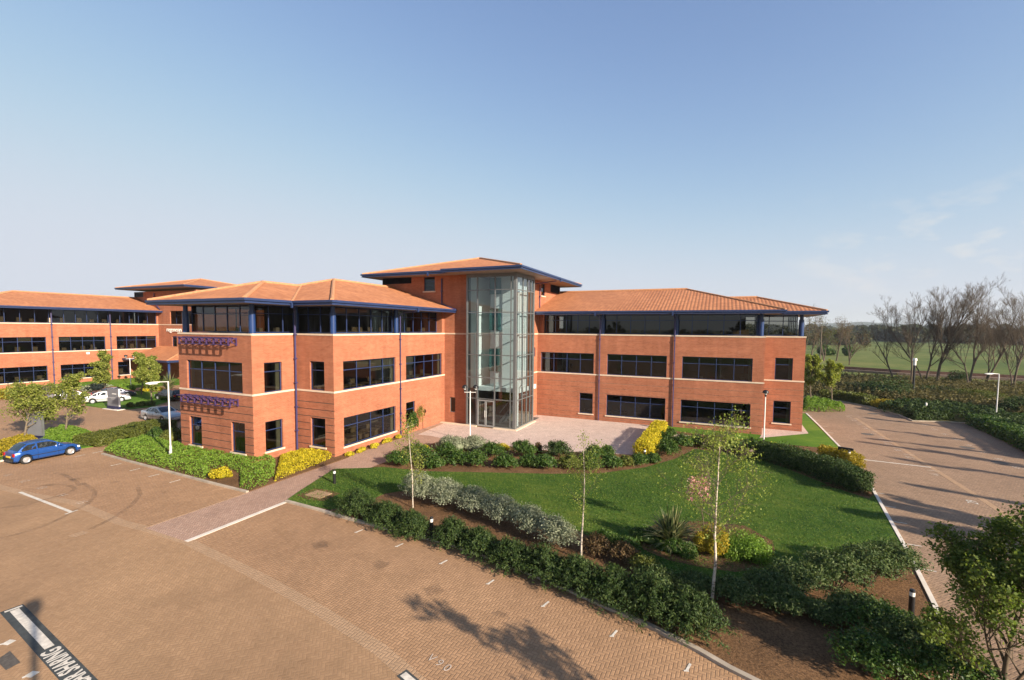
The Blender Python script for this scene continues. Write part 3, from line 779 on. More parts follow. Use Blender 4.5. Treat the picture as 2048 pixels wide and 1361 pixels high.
# tower roof
SOT = 13.56; ZT2 = SOT+.24
tl, ts, tf, tr_, tb, tbl = (-8.2, -1.7), (1.3, -1.7), (1.3, -2.4), (8.7, -2.4), (8.7, 14.9), (-8.2, 14.9)
AP = (.35, 6.2, 15.98); t3 = lambda p: (p[0], p[1], ZT2)
AP1 = (.35, 6.2, 15.98)
mb = MB()
roof_slope(mb, [[t3(tl), t3((1.3, -1.7)), AP]], t3(tl), t3((8.7, -1.7)), 0)
roof_slope(mb, [[t3(tf), t3(tr_), AP]], t3(tf), t3(tr_), 0)
roof_slope(mb, [[t3(tr_), t3(tb), AP]], t3(tr_), t3(tb), 0)
roof_slope(mb, [[t3(tb), t3(tbl), AP]], t3(tb), t3(tbl), 0, step=.15)
roof_slope(mb, [[t3(tbl), t3(tl), AP]], t3(tbl), t3(tl), 0, step=.15)
r3 = mb.build('roof', MT['roof'], B)
mb = MB()
for p in (tl, tr_, tb, tbl): ridge_line(mb, [t3(p), AP], .11)
mb.build('ridge_tiles', MT['ridge'], r3, 40)
mb = MB(); mb.poly([(x, y, SOT) for x, y in (tl, ts, tf, tr_, tb, tbl)][::-1]); mb.build('soffit', MT['soffit'], r3)
mb = MB(); gutter_line(mb, [tl, ts, tf, tr_, tb, tbl], SOT, True); mb.build('gutter', MT['gutter'], r3)

# pipes and hoppers
downpipe(B, [(-3.30, -13.62, -.1), (-3.30, -13.62, 9.9), (-2.5, -14.4, 10.15)], .065)
downpipe(B, [(.08, -6.55, -.1), (.08, -6.55, 9.8), (.3, -6.3, 9.95), (1.0, -5.9, 10.05), (1.2, -5.9, 10.25)], .055)
downpipe(B, [(12.90, 6.95, -.1), (12.90, 6.95, 9.8), (12.75, 6.0, 10.1)], .05)
downpipe(B, [(19.63, 6.95, -.1), (19.63, 6.95, 9.8), (19.5, 6.0, 10.1)], .05)
downpipe(B, [(-.25, -.08, 13.3), (-.25, -.08, 11.0), (1.0, -.2, 10.5), (1.3, -.2, 10.45)], .07)
downpipe(B, [(6.62, 7.3, 13.2), (6.62, 7.3, 10.8)], .05)
downpipe(B, [(6.62, 4.2, 12.9), (8.5, 6.8, 13.45)], .045)
for x, y, z in ((1.33, -5.9, 10.12), (-2.15, -14.8, 10.1), (12.7, 5.71, 10.12), (19.5, 5.71, 10.12), (-.6, -1.83, 13.5), (8.83, 7.2, 13.5)):
    mb = MB(); mb.box(x-.06, x+.06, y-.06, y+.06, z-.12, z+.2); mb.build('gutter_outlet', MT['gutter'], B)
sunshade(B, Fe, 1.15, 6.15, 7.45, 8.02); sunshade(B, Fe, 1.15, 6.15, 3.55, 4.10)

# interiors: floor plates, ceilings and a core wall
def plate(name, pts, z0, z1, m):
    mb = MB(); k = len(pts)
    mb.poly([(x, y, z1) for x, y in pts]); mb.poly([(x, y, z0) for x, y in pts][::-1])
    for i in range(k):
        a, b_ = pts[i], pts[(i+1) % k]; mb.poly([(*a, z0), (*b_, z0), (*b_, z1), (*a, z1)])
    return mb.build(name, m, B)
Lp = [(-10.8, -16.5), (-3.7, -16.5), (-3.7, -13.2), (-.22, -13.2), (-.22, -.1), (-10.8, -.1)]
Rp = [(6.75, 7.27), (26.5, 7.27), (26.5, 10.2), (29.8, 10.2), (29.8, 16.6), (6.75, 16.6)]
for poly_ in (Lp, Rp):
    for z0, z1 in ((-.1, .02), (2.72, 3.75), (6.58, 7.62)):
        plate('floor_slab', poly_, z0, z1, MT['int_floor'])
        if z0 > 0:
            mb = MB(); mb.poly([(x, y, z0-.004) for x, y in poly_][::-1]); mb.build('ceiling', MT['int_ceil'], B)
mb = MB(); mb.box(-8.2, -5.6, -12.2, -.2, 0, SOF-.01); mb.build('core_wall', MT['int_wall'], B)
mb = MB(); mb.box(7.2, 25.5, 13.2, 16.0, 0, SOF-.01); mb.build('core_wall', MT['int_wall'], B)
mb = MB()
rg = random.Random(3)
for z in (.02, 3.75, 7.62):
    for k in range(7):
        y = -12.3+1.75*k+rg.uniform(-.3, .3); mb.box(-2.2, -1.2, y, y+1.3, z+.66, z+.72); mb.box(-2.15, -2.1, y, y+1.3, z, z+.66); mb.box(-1.8, -1.72, y+.4, y+.85, z+.8, z+1.15)
    for k in range(10):
        x = 8+1.8*k+rg.uniform(-.3, .3); mb.box(x, x+1.3, 8.5, 9.4, z+.66, z+.72); mb.box(x, x+1.3, 9.2, 9.25, z, z+1.2); mb.box(x+.4, x+.85, 8.9, 8.97, z+.8, z+1.15)
mb.build('office_desks', MT['desk'], B)

# ------------------------------------------------------------------ glass entrance tower
G0, G1, GY = 2.62, 7.44, -.5
Fg = Face((G0, GY), (G1, GY)); Fh = Face((G1, GY), (G1, 3.75))
zt_ = [2.52, 4.40, 6.42, 8.26, 10.15, 12.10]
GT = 13.5
mb = MB()
def post(F_, u, w_, d0=-.08, d1=.03, z0=0.08, z1=GT): F_.box(mb, u-w_/2, u+w_/2, d0, d1, z0, z1)
Fg.box(mb, 0, .16, -.18, .04, .0, GT); Fg.box(mb, 4.82-.20, 4.82+.04, -.2, .04, 0, GT); Fh.box(mb, 0.0, .20, -.08, .045, 0, GT); Fh.box(mb, 4.05, 4.25, -.16, .03, 0, GT)
for px in (3.74, 5.47, 6.98): post(Fg, px-G0, .10 if px != 6.98 else .07)
for y_ in (1.08, 2.10, 2.90): post(Fh, y_-GY, .08)
for F_, L_ in ((Fg, 4.82), (Fh, 4.25)):
    for z in zt_: F_.box(mb, .1, L_-.1, -.075, .026, z-.035, z+.035)
    F_.box(mb, .1, L_-.05, -.075, .025, GT-.28, GT-.001); F_.box(mb, .1, L_-.05, -.075, .025, .05, .17)
atr = mb.build('atrium_frame', MT['steel'], B)
mb = MB()
mb.poly([Fg.P(.1, .1, -.03), Fg.P(4.75, .1, -.03), Fg.P(4.75, GT-.1, -.03), Fg.P(.1, GT-.1, -.03)])
mb.poly([Fh.P(.1, .1, -.03), Fh.P(4.2, .1, -.03), Fh.P(4.2, GT-.1, -.03), Fh.P(.1, GT-.1, -.03)])
mb.build('pane', MT['glass_clear'], atr)
MT['doorframe'] = plain('grey_door_frame', (.27, .28, .28), .45, .2, .06, 3)
mb = MB()      # double doors
for a, b_ in ((3.80, 4.60), (4.62, 5.42)):
    for u in (a-G0, b_-G0-.07): Fg.box(mb, u, u+.07, -.02, .05, .06, 2.42)
    Fg.box(mb, a-G0+.07, b_-G0-.07, -.02, .05, .06, .2); Fg.box(mb, a-G0+.07, b_-G0-.07, -.02, .05, 2.32, 2.42)
dr = mb.build('door', MT['doorframe'], B)
mb = MB(); mb.tube([Fg.P(4.55-G0, .9, .10), Fg.P(4.55-G0, 1.5, .10)], .02, 6); mb.tube([Fg.P(4.69-G0, .9, .10), Fg.P(4.69-G0, 1.5, .10)], .02, 6); mb.build('handle', MT['galv'], dr)
mb = MB(); Fg.box(mb, -2.6, 1.15, .04, .30, 0, .09); Fg.box(mb, 2.85, 5.12, .04, .34, 0, .09); Fh.box(mb, -.04, 4.3, .04, .30, 0, .085)
mb.build('plinth', MT['stone'], B)
# flashing roof over the projecting glass is covered by the tower eave; side return walls
mb = MB(); mb.box(G0, G0+.16, GY+.18, 0.0, 0, 13.5); mb.build('atrium_return', MT['steel'], B)
mb = MB(); mb.box(6.523, 7.40, 3.78, 3.95, 0, 13.5); mb.build('wall', MT['brick'], B)
MT['int_dark'] = plain('dark_lobby_wall', (.10, .075, .06), .7, 0, .2, 2)
# inside: white back wall, landings, lift shaft with dark panels, stair
for z0_, z1_, m_ in ((0, 3.3, 'int_dark'), (3.3, 13.5, 'int_white')):
    mb = MB(); mb.box(2.66, 6.50, 5.6, 5.75, z0_, z1_); mb.box(2.50, 2.64, 0.02, 5.6, z0_, z1_); mb.box(6.36, 6.50, 3.97, 5.6, z0_, z1_); mb.build('atrium_wall', MT[m_], B)
mb = MB(); mb.box(2.7, 7.38, -.40, 5.6, -.05, .04); mb.build('atrium_floor', MT['int_floor'], B)
mb = MB(); mb.box(3.75, 6.75, 2.0, 5.55, 3.35, 13.5); mb.build('lift_shaft', MT['int_white'], B)
mb = MB()
for a, b_ in ((4.75, 6.9), (8.6, 10.6), (11.9, 13.4)): mb.box(3.70, 4.85, 1.88, 1.99, a, b_)
mb.build('landing_panel', MT['int_teal'], B)
mb = MB()
mb.box(2.7, 7.0, 1.5, 5.55, 2.95, 3.33)
mb.build('landing', MT['int_white'], B)
mb = MB()
for k in range(13): mb.box(5.15+.12*0+k*.17, 5.15+k*.17+.24, 1.3, 2.4, .15+k*.22, .19+k*.22)
mb.bar((5.1, 1.3, .1), (7.3, 1.3, 2.9), .06, .2); mb.bar((5.1, 2.4, .1), (7.3, 2.4, 2.9), .06, .2)
mb.bar((5.1, 1.3, 1.0), (7.3, 1.3, 3.8), .04); 
mb.build('staircase', MT['steel'], B)
mb = MB(); mb.tube([(3.2, .5, 0), (3.2, .5, 13.4)], .13, 12); mb.tube([(7.05, .9, 0), (7.05, .9, 13.4)], .10, 12); mb.build('atrium_column', MT['int_white'], B)
mb = MB(); mb.box(5.2, 7.2, 2.9, 3.3, 0, 1.0); mb.build('reception_desk', MT['desk'], B)
mb = MB()
Fp.box(mb, .45, .95, 0, .12, .4, 1.9)
for z in np.arange(.45, 1.85, .09): Fp.box(mb, .43, .97, .12, .135, z, z+.05)
mb.build('vent', MT['steel'], B)
# ================================================================== second office building, far left
XL, ZL = -59.3, .65
D = thing('office_building', 'far brick office on the left edge of the photo with a tiled entrance canopy', 'office building', (XL, 7.65, 0))
D.location = (0, 0, 0)
Fd = Face((XL, -12.8), (XL, 7.65), ZL); yo = 12.8
op_d = [(yo-11.4, yo-5.95, .56, 2.56), (yo-4.6, yo+.60, .56, 2.56), (yo+2.0, yo+3.5, .56, 2.56),
        (yo-11.4, yo-5.95, 4.46, 6.43), (yo-4.67, yo+.56, 4.46, 6.43), (yo+1.95, yo+7.25, 4.46, 6.43)]
mb = MB(); wall(mb, Fd, -1.0, ZT, op_d); mb.build('wall', MT['brick'], D)
for o, n in zip(op_d, (4, 4, 1, 4, 4, 4)): window(D, Fd, *o[:4], n, .31, o[2] < 3)
for a, b_ in ((.2, 7.3), (7.55, 13.9), (14.1, 20.2)): window(D, Fd, a, b_, 8.32, SOF-.02, 5, 0, False, .14, bar=.06)
mb = MB(); Fd.box(mb, 20.2, 20.45, -.3, 0, ZT, SOF); mb.build('wall', MT['brick'], D)
bands(D, Fd, e0=.035)
Fde = Face((XL-14, -12.8), (XL, -12.8), ZL); mb = MB(); wall(mb, Fde, -1, SOF); mb.build('wall', MT['brick'], D)
Fdt = Face((XL-6.5, 7.65), (XL+10, 7.65), ZL)
odt = [(6.5+3.5, 6.5+4.75, 4.46, 6.43), (.004, 2.6, 12.75, 13.56), (6.5+3.2, 6.5+9.5, 8.34, 10.4)]
mb = MB(); wall(mb, Fdt, -1, 13.58, odt); mb.build('wall', MT['brick'], D)
window(D, Fdt, *odt[0], 1, .31, True, blind=[(odt[0][0]+.05, odt[0][1]-.3)])
window(D, Fdt, *odt[2], 4, .31, False, .9)
mb = MB(); Fdt.box(mb, odt[1][0], odt[1][1], -.13, -.118, 12.75, 13.56)
for k in range(10): Fdt.box(mb, odt[1][0], odt[1][1], -.11, -.03, 12.78+k*.078, 12.80+k*.078)
mb.build('louvre', MT['louvre'], D)
bands(D, Fdt)
Fdr = Face((XL+10, 7.65), (XL+10, 22), ZL); mb = MB(); wall(mb, Fdr, -1, 13.58); mb.build('wall', MT['brick'], D)
Fdl = Face((XL-6.5, 22), (XL-6.5, 7.65), ZL); mb = MB(); wall(mb, Fdl, -1, 13.58); mb.build('wall', MT['brick'], D)
ze = ZE+ZL; zr = ze+PI_*7.0
f3 = lambda x, y, z: (XL+x, y, z)
r4m = MB()
P1, P2, P3, P4 = f3(1.2, -14, ze), f3(1.2, 7.65, ze), f3(-5.8, 7.65, zr), f3(-5.8, -7, zr); P5 = f3(-12.8, -14, ze); P6 = f3(-12.8, 7.65, ze)
roof_slope(r4m, [[P1, P2, P3, P4]], P1, P2, 0, step=.075); roof_slope(r4m, [[P5, P1, P4]], P5, P1, 0, step=.1); roof_slope(r4m, [[P6, P5, P4, P3]], P6, P5, 0, step=.15)
r4 = r4m.build('roof', MT['roof'], D)
mb = MB(); ridge_line(mb, [P1, P4, P3]); ridge_line(mb, [P5, P4]); mb.build('ridge_tiles', MT['ridge'], r4, 40)
mb = MB(); mb.poly([(p[0], p[1], SOF+ZL) for p in (P1, P5, P6, P2)]); mb.build('soffit', MT['soffit'], r4)
mb = MB(); gutter_line(mb, [(p[0], p[1]) for p in (P5, P1, P2)], SOF+ZL); mb.build('gutter', MT['gutter'], r4)
zq = ZT2+ZL+.35; q = [(XL-7.6, 5.6), (XL+10.6, 5.6), (XL+10.6, 22.5), (XL-7.6, 22.5)]; AQ = (XL+1.5, 13.6, 16.7)
mb = MB()
for i in range(4): a, b_ = q[i], q[(i+1) % 4]; roof_slope(mb, [[(*a, zq), (*b_, zq), AQ]], (*a, zq), (*b_, zq), 0, step=.1)
r5 = mb.build('roof', MT['roof'], D)
mb = MB()
for a in q: ridge_line(mb, [(*a, zq), AQ], .11)
mb.build('ridge_tiles', MT['ridge'], r5, 40)
mb = MB(); mb.poly([(*a, zq-.24) for a in q[::-1]]); mb.build('soffit', MT['soffit'], r5)
mb = MB(); gutter_line(mb, q, zq-.24, True); mb.build('gutter', MT['gutter'], r5)
downpipe(D, [(XL+.1, -5.36, .2), (XL+.1, -5.36, 10.5)], .07); downpipe(D, [(XL+.1, 1.2, .2), (XL+.1, 1.2, 10.5)], .07)
downpipe(D, [(XL-.6, 7.5, 14.0), (XL-.6, 7.5, 12.4), (XL+.9, 7.45, 11.3)], .08)
for z0, z1 in ((.1, .66), (2.72+ZL, 3.75+ZL), (6.58+ZL, 7.7+ZL)):
    mb = MB(); mb.box(XL-13, XL-.22, -12.6, 7.5, z0, z1); mb.build('floor_slab', MT['int_floor'], D)
    if z0 > 1: mb = MB(); mb.poly([(XL-13, -12.6, z0-.004), (XL-13, 7.5, z0-.004), (XL-.22, 7.5, z0-.004), (XL-.22, -12.6, z0-.004)]); mb.build('ceiling', MT['int_ceil'], D)
mb = MB(); mb.box(XL-10, XL-6.5, -11, 7.5, .66, SOF+ZL-.02); mb.build('core_wall', MT['int_wall'], D)
mb = MB(); rg = random.Random(8)
for z in (.66, 3.75+ZL, 7.7+ZL):
    for k in range(12): y = -12+1.6*k+rg.uniform(-.3, .3); mb.box(XL-1.6, XL-.7, y, y+1.2, z+.68, z+.74); mb.box(XL-1.3, XL-1.2, y+.3, y+.8, z+.75, z+1.0+rg.uniform(.1, .5))
mb.build('office_desks', MT['desk'], D)
mb = MB(); mb.box(XL, XL+.12, -1.75, -1.4, 4.55, 4.85); mb.build('wall_lamp', MT['white'], D)
# entrance canopy
c0 = at2(334, 725, 3.55); cx, cy = c0
mb = MB(); zc = 3.75; px0, px1, py0, py1 = XL+.2, cx, cy, 7.65
roof_slope(mb, [[(px0, py0, zc), (px1, py0, zc), (px1-3.2, py1, zc+1.7), (px0, py1, zc+1.7)]], (px0, py0, zc), (px1, py0, zc), 0, step=.1)
roof_slope(mb, [[(px1, py0, zc), (px1, py1, zc), (px1-3.2, py1, zc+1.7)]], (px1, py0, zc), (px1, py1, zc), 0, step=.1)
cn = mb.build('canopy', MT['roof'], D)
mb = MB(); ridge_line(mb, [(px1, py0, zc), (px1-3.2, py1, zc+1.7)], .1); mb.build('ridge_tiles', MT['ridge'], cn, 40)
mb = MB(); gutter_line(mb, [(px0, py0), (px1, py0), (px1, py1)], zc-.25); mb.build('gutter', MT['gutter'], cn)
for x, y in ((px1-.5, py0+.5), (px1-5, py0+.5), (px1-.5, py1-.4)):
    mb = MB(); mb.tube([(x, y, 0), (x, y, zc-.2)], .16, 12); mb.build('column', MT['blue'], cn, 40)

DG = None
def text_mesh(name, body, size, m, depth=.0, bold=0.0):
    cu = bpy.data.curves.new(name, 'FONT'); cu.body = body; cu.size = size; cu.align_x = 'CENTER'; cu.align_y = 'CENTER'; cu.extrude = depth; cu.resolution_u = 3; cu.offset = bold
    o = bpy.data.objects.new(name+'_tmp', cu); COL.objects.link(o)
    bpy.context.view_layer.update()
    me = bpy.data.meshes.new_from_object(o.evaluated_get(bpy.context.evaluated_depsgraph_get()))
    bpy.data.objects.remove(o); bpy.data.curves.remove(cu)
    me.name = name; me.materials.clear(); me.materials.append(m)
    return me
sg = link('wall_lettering', text_mesh('wall_lettering', 'regenesys', 1.0, MT['white'], .03), D)
sg.rotation_euler = (R(90), 0, 0); sg.location = (XL+4.3, 7.55, 7.55+ZL-.1)

# ================================================================== ground
mb = MB(); n = 64
mb.poly([(7000*math.cos(2*math.pi*k/n), 7000*math.sin(2*math.pi*k/n), -.05) for k in range(n)])
tag(mb.build('ground', MT['field']), kind='structure')
farkerb = [(46.2, -40), (45.6, 6), at2(2048, 890), at2(1990, 865), at2(1940, 848), at2(1890, 845), at2(1825, 843), at2(1800, 832), at2(1740, 815), at2(1680, 803), at2(1605, 795), (27, 36.5), (10, 37)]
sheet('car_park', [(-75, -80), (80, -80), (46.4, -40)] + farkerb + [(-30, 37), (-45, 20), (-57, 8), (-57, -14), (-75, -20)], 0, MT['carpark'])
kr = [(28.4, -23.2), at2(1893, 1361), at2(1890, 1290), at2(1870, 1215), at2(1850, 1175), at2(1812, 1100), at2(1770, 1025), at2(1735, 962), at2(1715, 935), at2(1677, 893), (31.9, 14), (31.9, 20.6)]
sheet('road', [(30.5, -60), (46, -60), (45.5, 6)] + farkerb[2:] + [(10, 24), (31.9, 24)] + kr[::-1] + [(29.4, -30)], .004, MT['roadpave'])
al = [(-60, -25.3), at2(0, 975), at2(60, 990), at2(150, 1006), at2(240, 1045), at2(306, 1062), at2(376, 1084), at2(520, 1155), at2(640, 1222), at2(760, 1300), at2(830, 1361), (21, -28.4), (26, -30), (29.4, -31)]
sheet('aisle', al + [(29.4, -36), (10, -36), (3, -33.5), (-60, -33)], .0045, MT['aisle'])
strip('paving_edge', al[:], .42, .001, .009, MT['band'])
strip('paving_edge', [(36.05, 20), (36.0, 4), (36.1, -5), (35.5, -20), (34.5, -36)], .3, .001, .009, MT['band'])

# planted garden between the wings, its lawn and beds
kb = [at2(*p) for p in ((572, 1004), (640, 1022), (700, 1040), (800, 1065), (900, 1090), (1000, 1125), (1100, 1165), (1200, 1210), (1300, 1255), (1400, 1305), (1460, 1340))]
kb += [(24.7, -23.7), (27.2, -23.9)]
gard = kb + kr + [(30.0, 20.6), (30.0, 9.0), (26, 7.0), (18.47, 7.0), at2(1278, 912), at2(1100, 903), at2(980, 890), (4.3, -6.0), (3.78, -7.2)]
sheet('planting_bed', gard, .05, MT['soil'], side=-.02)
lawn = [(574, 1002), (600, 984), (668, 940), (735, 912+26), (765, 936), (850, 945), (960, 947), (1100, 950), (1200, 949), (1290, 937), (1350, 920), (1390, 900), (1440, 905), (1527, 921), (1600, 950), (1690, 985), (1738, 1000), (1748, 992),
        (1766, 1025), (1808, 1100), (1812, 1112), (1740, 1125), (1600, 1140), (1480, 1165), (1380, 1165), (1290, 1130), (1200, 1085), (1100, 1040), (980, 1003), (860, 985), (800, 985), (770, 990), (720, 1012), (660, 1022), (620, 1014)]
sheet('lawn', [at2(*p) for p in lawn], .062, MT['lawn'])
sheet('lawn', [(31.75, 20.4), (31.7, 5.6)] + [at2(*p) for p in ((1683, 899), (1640, 897), (1560, 890), (1500, 883), (1430, 874), (1335, 862))] + [(18.6, 6.99), (26.7, 6.99), (26.8, 9.9), (30.05, 9.9), (30.05, 20.4)], .062, MT['lawnbright'])
isl = [(1262, 1078), (1290, 1105), (1340, 1125), (1400, 1138), (1470, 1148), (1525, 1140), (1551, 1113), (1545, 1085), (1490, 1055), (1400, 1045), (1310, 1052)]
sheet('island_bed', [at2(*p) for p in isl], .07, MT['soil'])
sheet('gravel_path', [at2(*p) for p in ((1335, 867), (1430, 880), (1520, 893), (1600, 903), (1645, 910), (1640, 918), (1590, 914), (1500, 905), (1400, 890), (1340, 880))], .066, MT['plaza'])
sheet('brick_apron', [at2(1519, 878), at2(1617, 869), at2(1603, 850), (30.0, 9.9), (26.7, 9.9), (26.7, 6.9)], .068, MT['plaza'])
sheet('plaza', [(2.3, -5.4), (.95, -5.5), (.35, -.2), (2.5, -.1), (2.5, -.8), (6.4, -.8), (6.4, 6.95), (18.4, 6.95), at2(1276, 912), at2(1100, 902), at2(980, 889), (4.3, -5.95)], .012, MT['plaza'])
sheet('footpath', [(.82, -25.0), (3.75, -25.0), (3.75, -7.2), (4.3, -5.95), (2.3, -5.38), (.93, -5.48), (.45, -3), (.3, -.1), (.02, -.1), (.02, -13.3), (.82, -13.3)], .010, MT['pathpave'])
strip('path_edging', [(3.74, -25.0), (3.74, -20.3)], .22, .001, .016, MT['kerbpale'])
strip('path_edging', [(.84, -25.0), (.84, -20.3)], .06, .001, .0155, MT['band'])
strip('kerb', kb, .16, -.01, .085, MT['kerb']); strip('kerb', kr, .14, -.01, .085, MT['kerbpale'])
strip('kerb', [kb[-1], kr[0]], .16, -.01, .085, MT['kerb'])
strip('kerb', farkerb, .16, -.01, .10, MT['kerb'])
# left bed
kl = [at2(205, 909), at2(250, 922), at2(300, 935), at2(420, 967), (.80, -20.25)]
sheet('planting_bed', kl + [(.8, -13.0), (.55, -12.6), (.5, -6.4), (.0, -6.4), (.0, -13.44), (-3.47, -13.44), (-3.47, -16.73), (-10.99, -16.73), (-11, -9.5), at2(330, 866), at2(291, 877), at2(223, 891)], .05, MT['soil'], side=-.02)
strip('kerb', kl, .16, -.01, .085, MT['kerb'])
sheet('planting_bed', [at2(*p) for p in ((-160, 975), (0, 923), (70, 907), (160, 898), (242, 886), (291, 876), (345, 862), (350, 846), (315, 846), (240, 857), (190, 866), (150, 857), (115, 858), (60, 872), (0, 886), (-160, 925))], .05, MT['lawnbright'], side=-.02)
strip('kerb', [at2(*p) for p in ((-160, 976), (0, 924), (70, 908))], .16, -.01, .085, MT['kerbpale'])
# island by the sign and bank before the far office
sheet('lawn', [at2(*p) for p in ((170, 812), (226, 820), (260, 819), (300, 815), (338, 804), (352, 796), (330, 786), (270, 783), (215, 792), (180, 803))], .06, MT['lawnbright'], side=-.02)
mb = MB()
mb.poly([(-56.5, -16, .0), (-52.0, -3, .0), (-50.5, 2, .0), (-59.2, 2, .62), (-59.2, -16, .62)]); mb.poly([(-50.5, 2, 0), (-48, 7, 0), (-48, 7.6, 0), (-59.2, 7.6, .62), (-59.2, 2, .62)])
tag(mb.build('grass_bank', MT['lawnbright']), kind='structure')

# verge, railway and hedgerow ground on the right
fk = farkerb[2:]
sheet('verge', [(46.4, -45)] + [(x+.12, y+.12) for x, y in farkerb[1:]] + [(10, 42), (30, 62), (52, 66), (78, 60), (110, 40), (110, -45)], .03, MT['scrubsoil'])
tr = [(-60, 122), (-10, 112), at2(1650, 738), at2(1800, 748), at2(2040, 760), (120, 68), (190, 42)]
strip('railway_ballast', tr, 7.5, -.04, .45, MT['gravel'])
for off in (-2.6, -1.1, .9, 2.4):
    L = []
    for i, p in enumerate(tr):
        d = Vector(tr[min(i+1, len(tr)-1)])-Vector(tr[max(i-1, 0)]); d.normalize(); L.append((p[0]-d.y*off, p[1]+d.x*off))
    tag(strip('rail', L, .16, .45, .68, MT['rail'], None), 'rusty steel rail, %s on the raised track' % {-2.6: 'nearest of the four to the car park', -1.1: 'second of the four from the car park', .9: 'third of the four from the car park', 2.4: 'farthest of the four from the car park'}[off], 'rail', 'rails of the railway track')

# painted markings
def paint(name, px, z, m, pts=None):
    return sheet(name, pts or [at2(*p) for p in px], z, m)
mb = MB()
def bar2(p, q_, wd, z, m, name='bay_line'):
    strip(name, [p, q_], wd, z-.002, z, m)
for i, p in enumerate(((718, 1063), (799, 1091), (887, 1125), (981, 1165), (1091, 1209), (1228, 1268), (1376, 1336))):
    x, y = at2(*p); bar2((x-.03, y-.15), (x+.05, y+.17), .065, .012, MT['paint'], 'bay_tick')
    bar2((x-.09, y-.17), (x+.03, y-.13), .05, .0125, MT['paint'], 'bay_tick')
for p in ((232, 930), (270, 940), (308, 951.5), (350, 963), (160, 912), (195, 905)):
    x, y = at2(*p); bar2((x, y-.28), (x, y+.28), .065, .012, MT['paint'], 'bay_tick')
for p in ((1742, 965), (1757, 987), (1778, 1014), (1800, 1046), (1828, 1091), (1855, 1141), (1648, 853), (1630, 842), (1660, 866), (1618, 832)):
    x, y = at2(*p); bar2((x-.26, y), (x+.26, y), .06, .012, MT['paint'], 'bay_tick')
bar2(at2(40, 985), at2(143, 1025), .14, .012, MT['paint']); x, y = at2(143, 1025); bar2((x+.05, y-.25), (x-.05, y+.25), .1, .0125, MT['paint'])
bar2((32.3, 2.0), (36.0, 1.75), .16, .012, MT['paint'])
for i, p in enumerate(((16, 951), (48, 963), (82, 976.5), (123, 991), (162, 1005.5))):
    o = tag(link('bay_number', text_mesh('bay_number', str(11+i), .55, MT['paintworn'])), kind='structure'); o.location = (*at2(*p), .0125); o.rotation_euler = (0, 0, R(3)); o.scale = (.8, 1, 1)
rn = random.Random(5)
for i in range(11):   # worn bay numbers beside the right-hand aisle
    y = 20.5-2.05*i; x = 35.6+rn.uniform(-.05, .05)
    if i == 9: continue
    o = tag(link('bay_number', text_mesh('bay_number', str(31+i), .60, MT['paintworn'])), kind='structure'); o.location = (x, y, .012); o.rotation_euler = (0, 0, R(90)); o.scale = (.9, 1, 1)
    bar2((x+.5, y+.9), (x-.1, y+.9), .08, .012, MT['paintworn'], 'bay_tick')
for i in range(9):
    y = 21-2.1*i; x = 41.2
    o = tag(link('bay_number', text_mesh('bay_number', str(51+i), .60, MT['paintworn'])), kind='structure'); o.location = (x, y, .012); o.rotation_euler = (0, 0, R(90))
o = tag(link('bay_number', text_mesh('bay_number', '29', .60, MT['paint'])), kind='structure'); o.location = (*at2(1945, 1005), .012); o.rotation_euler = (0, 0, R(80))
# lettered bay line near the camera
a, b_ = Vector(at2(24.6, 1219)), Vector(at2(157, 1361)); dr_ = (b_-a).normalized(); nn = Vector((-dr_.y, dr_.x))
def along(s, t): q_ = a+dr_*s+nn*t; return (q_.x, q_.y)
strip('bay_strip', [along(-.08, 0), along(9.5, 0)], .50, .008, .0105, MT['blackpaint'])
bar2(along(.12, .02), along(3.28, .02), .20, .013, MT['paint'], 'bay_strip_line'); bar2(along(.03, -.17), along(.03, .21), .09, .0135, MT['paint'], 'bay_strip_line')
o = tag(link('bay_lettering', text_mesh('bay_lettering', 'CAR SHARING', .56, MT['paint'], 0, .018)), kind='structure')
o.location = (*along(3.40+1.2, .01), .0135); o.rotation_euler = (0, 0, math.atan2(dr_.y, dr_.x)+math.pi); o.scale = (2.35/max(v.co.x*2 for v in o.data.vertices), .95, 1)
bar2(along(5.95, .02), along(9.4, .02), .20, .013, MT['paint'], 'bay_strip_line')
x, y = at2(806, 1349); strip('bay_strip', [(x-.06, y+.02), (x+3, y-.9)], .30, .008, .0105, MT['blackpaint']); bar2((x, y), (x+3, y-.9), .18, .013, MT['paint'], 'bay_strip_line')
o = tag(link('bay_lettering', text_mesh('bay_lettering', 'V 9 0', .36, MT['paintworn'])), kind='structure'); o.location = (*at2(878, 1327), .012); o.rotation_euler = (0, 0, R(-12))
for (p, q_) in (((-2, 1291), (16, 1286)), ((44, 1357), (62, 1350))):
    A, C_ = at2(*p), at2(*q_); bar2(A, C_, .07, .012, MT['paint'], 'bay_tick'); bar2((C_[0]-.09, C_[1]-.02), (C_[0]+.12, C_[1]+.04), .2, .0125, MT['paint'], 'bay_tick')
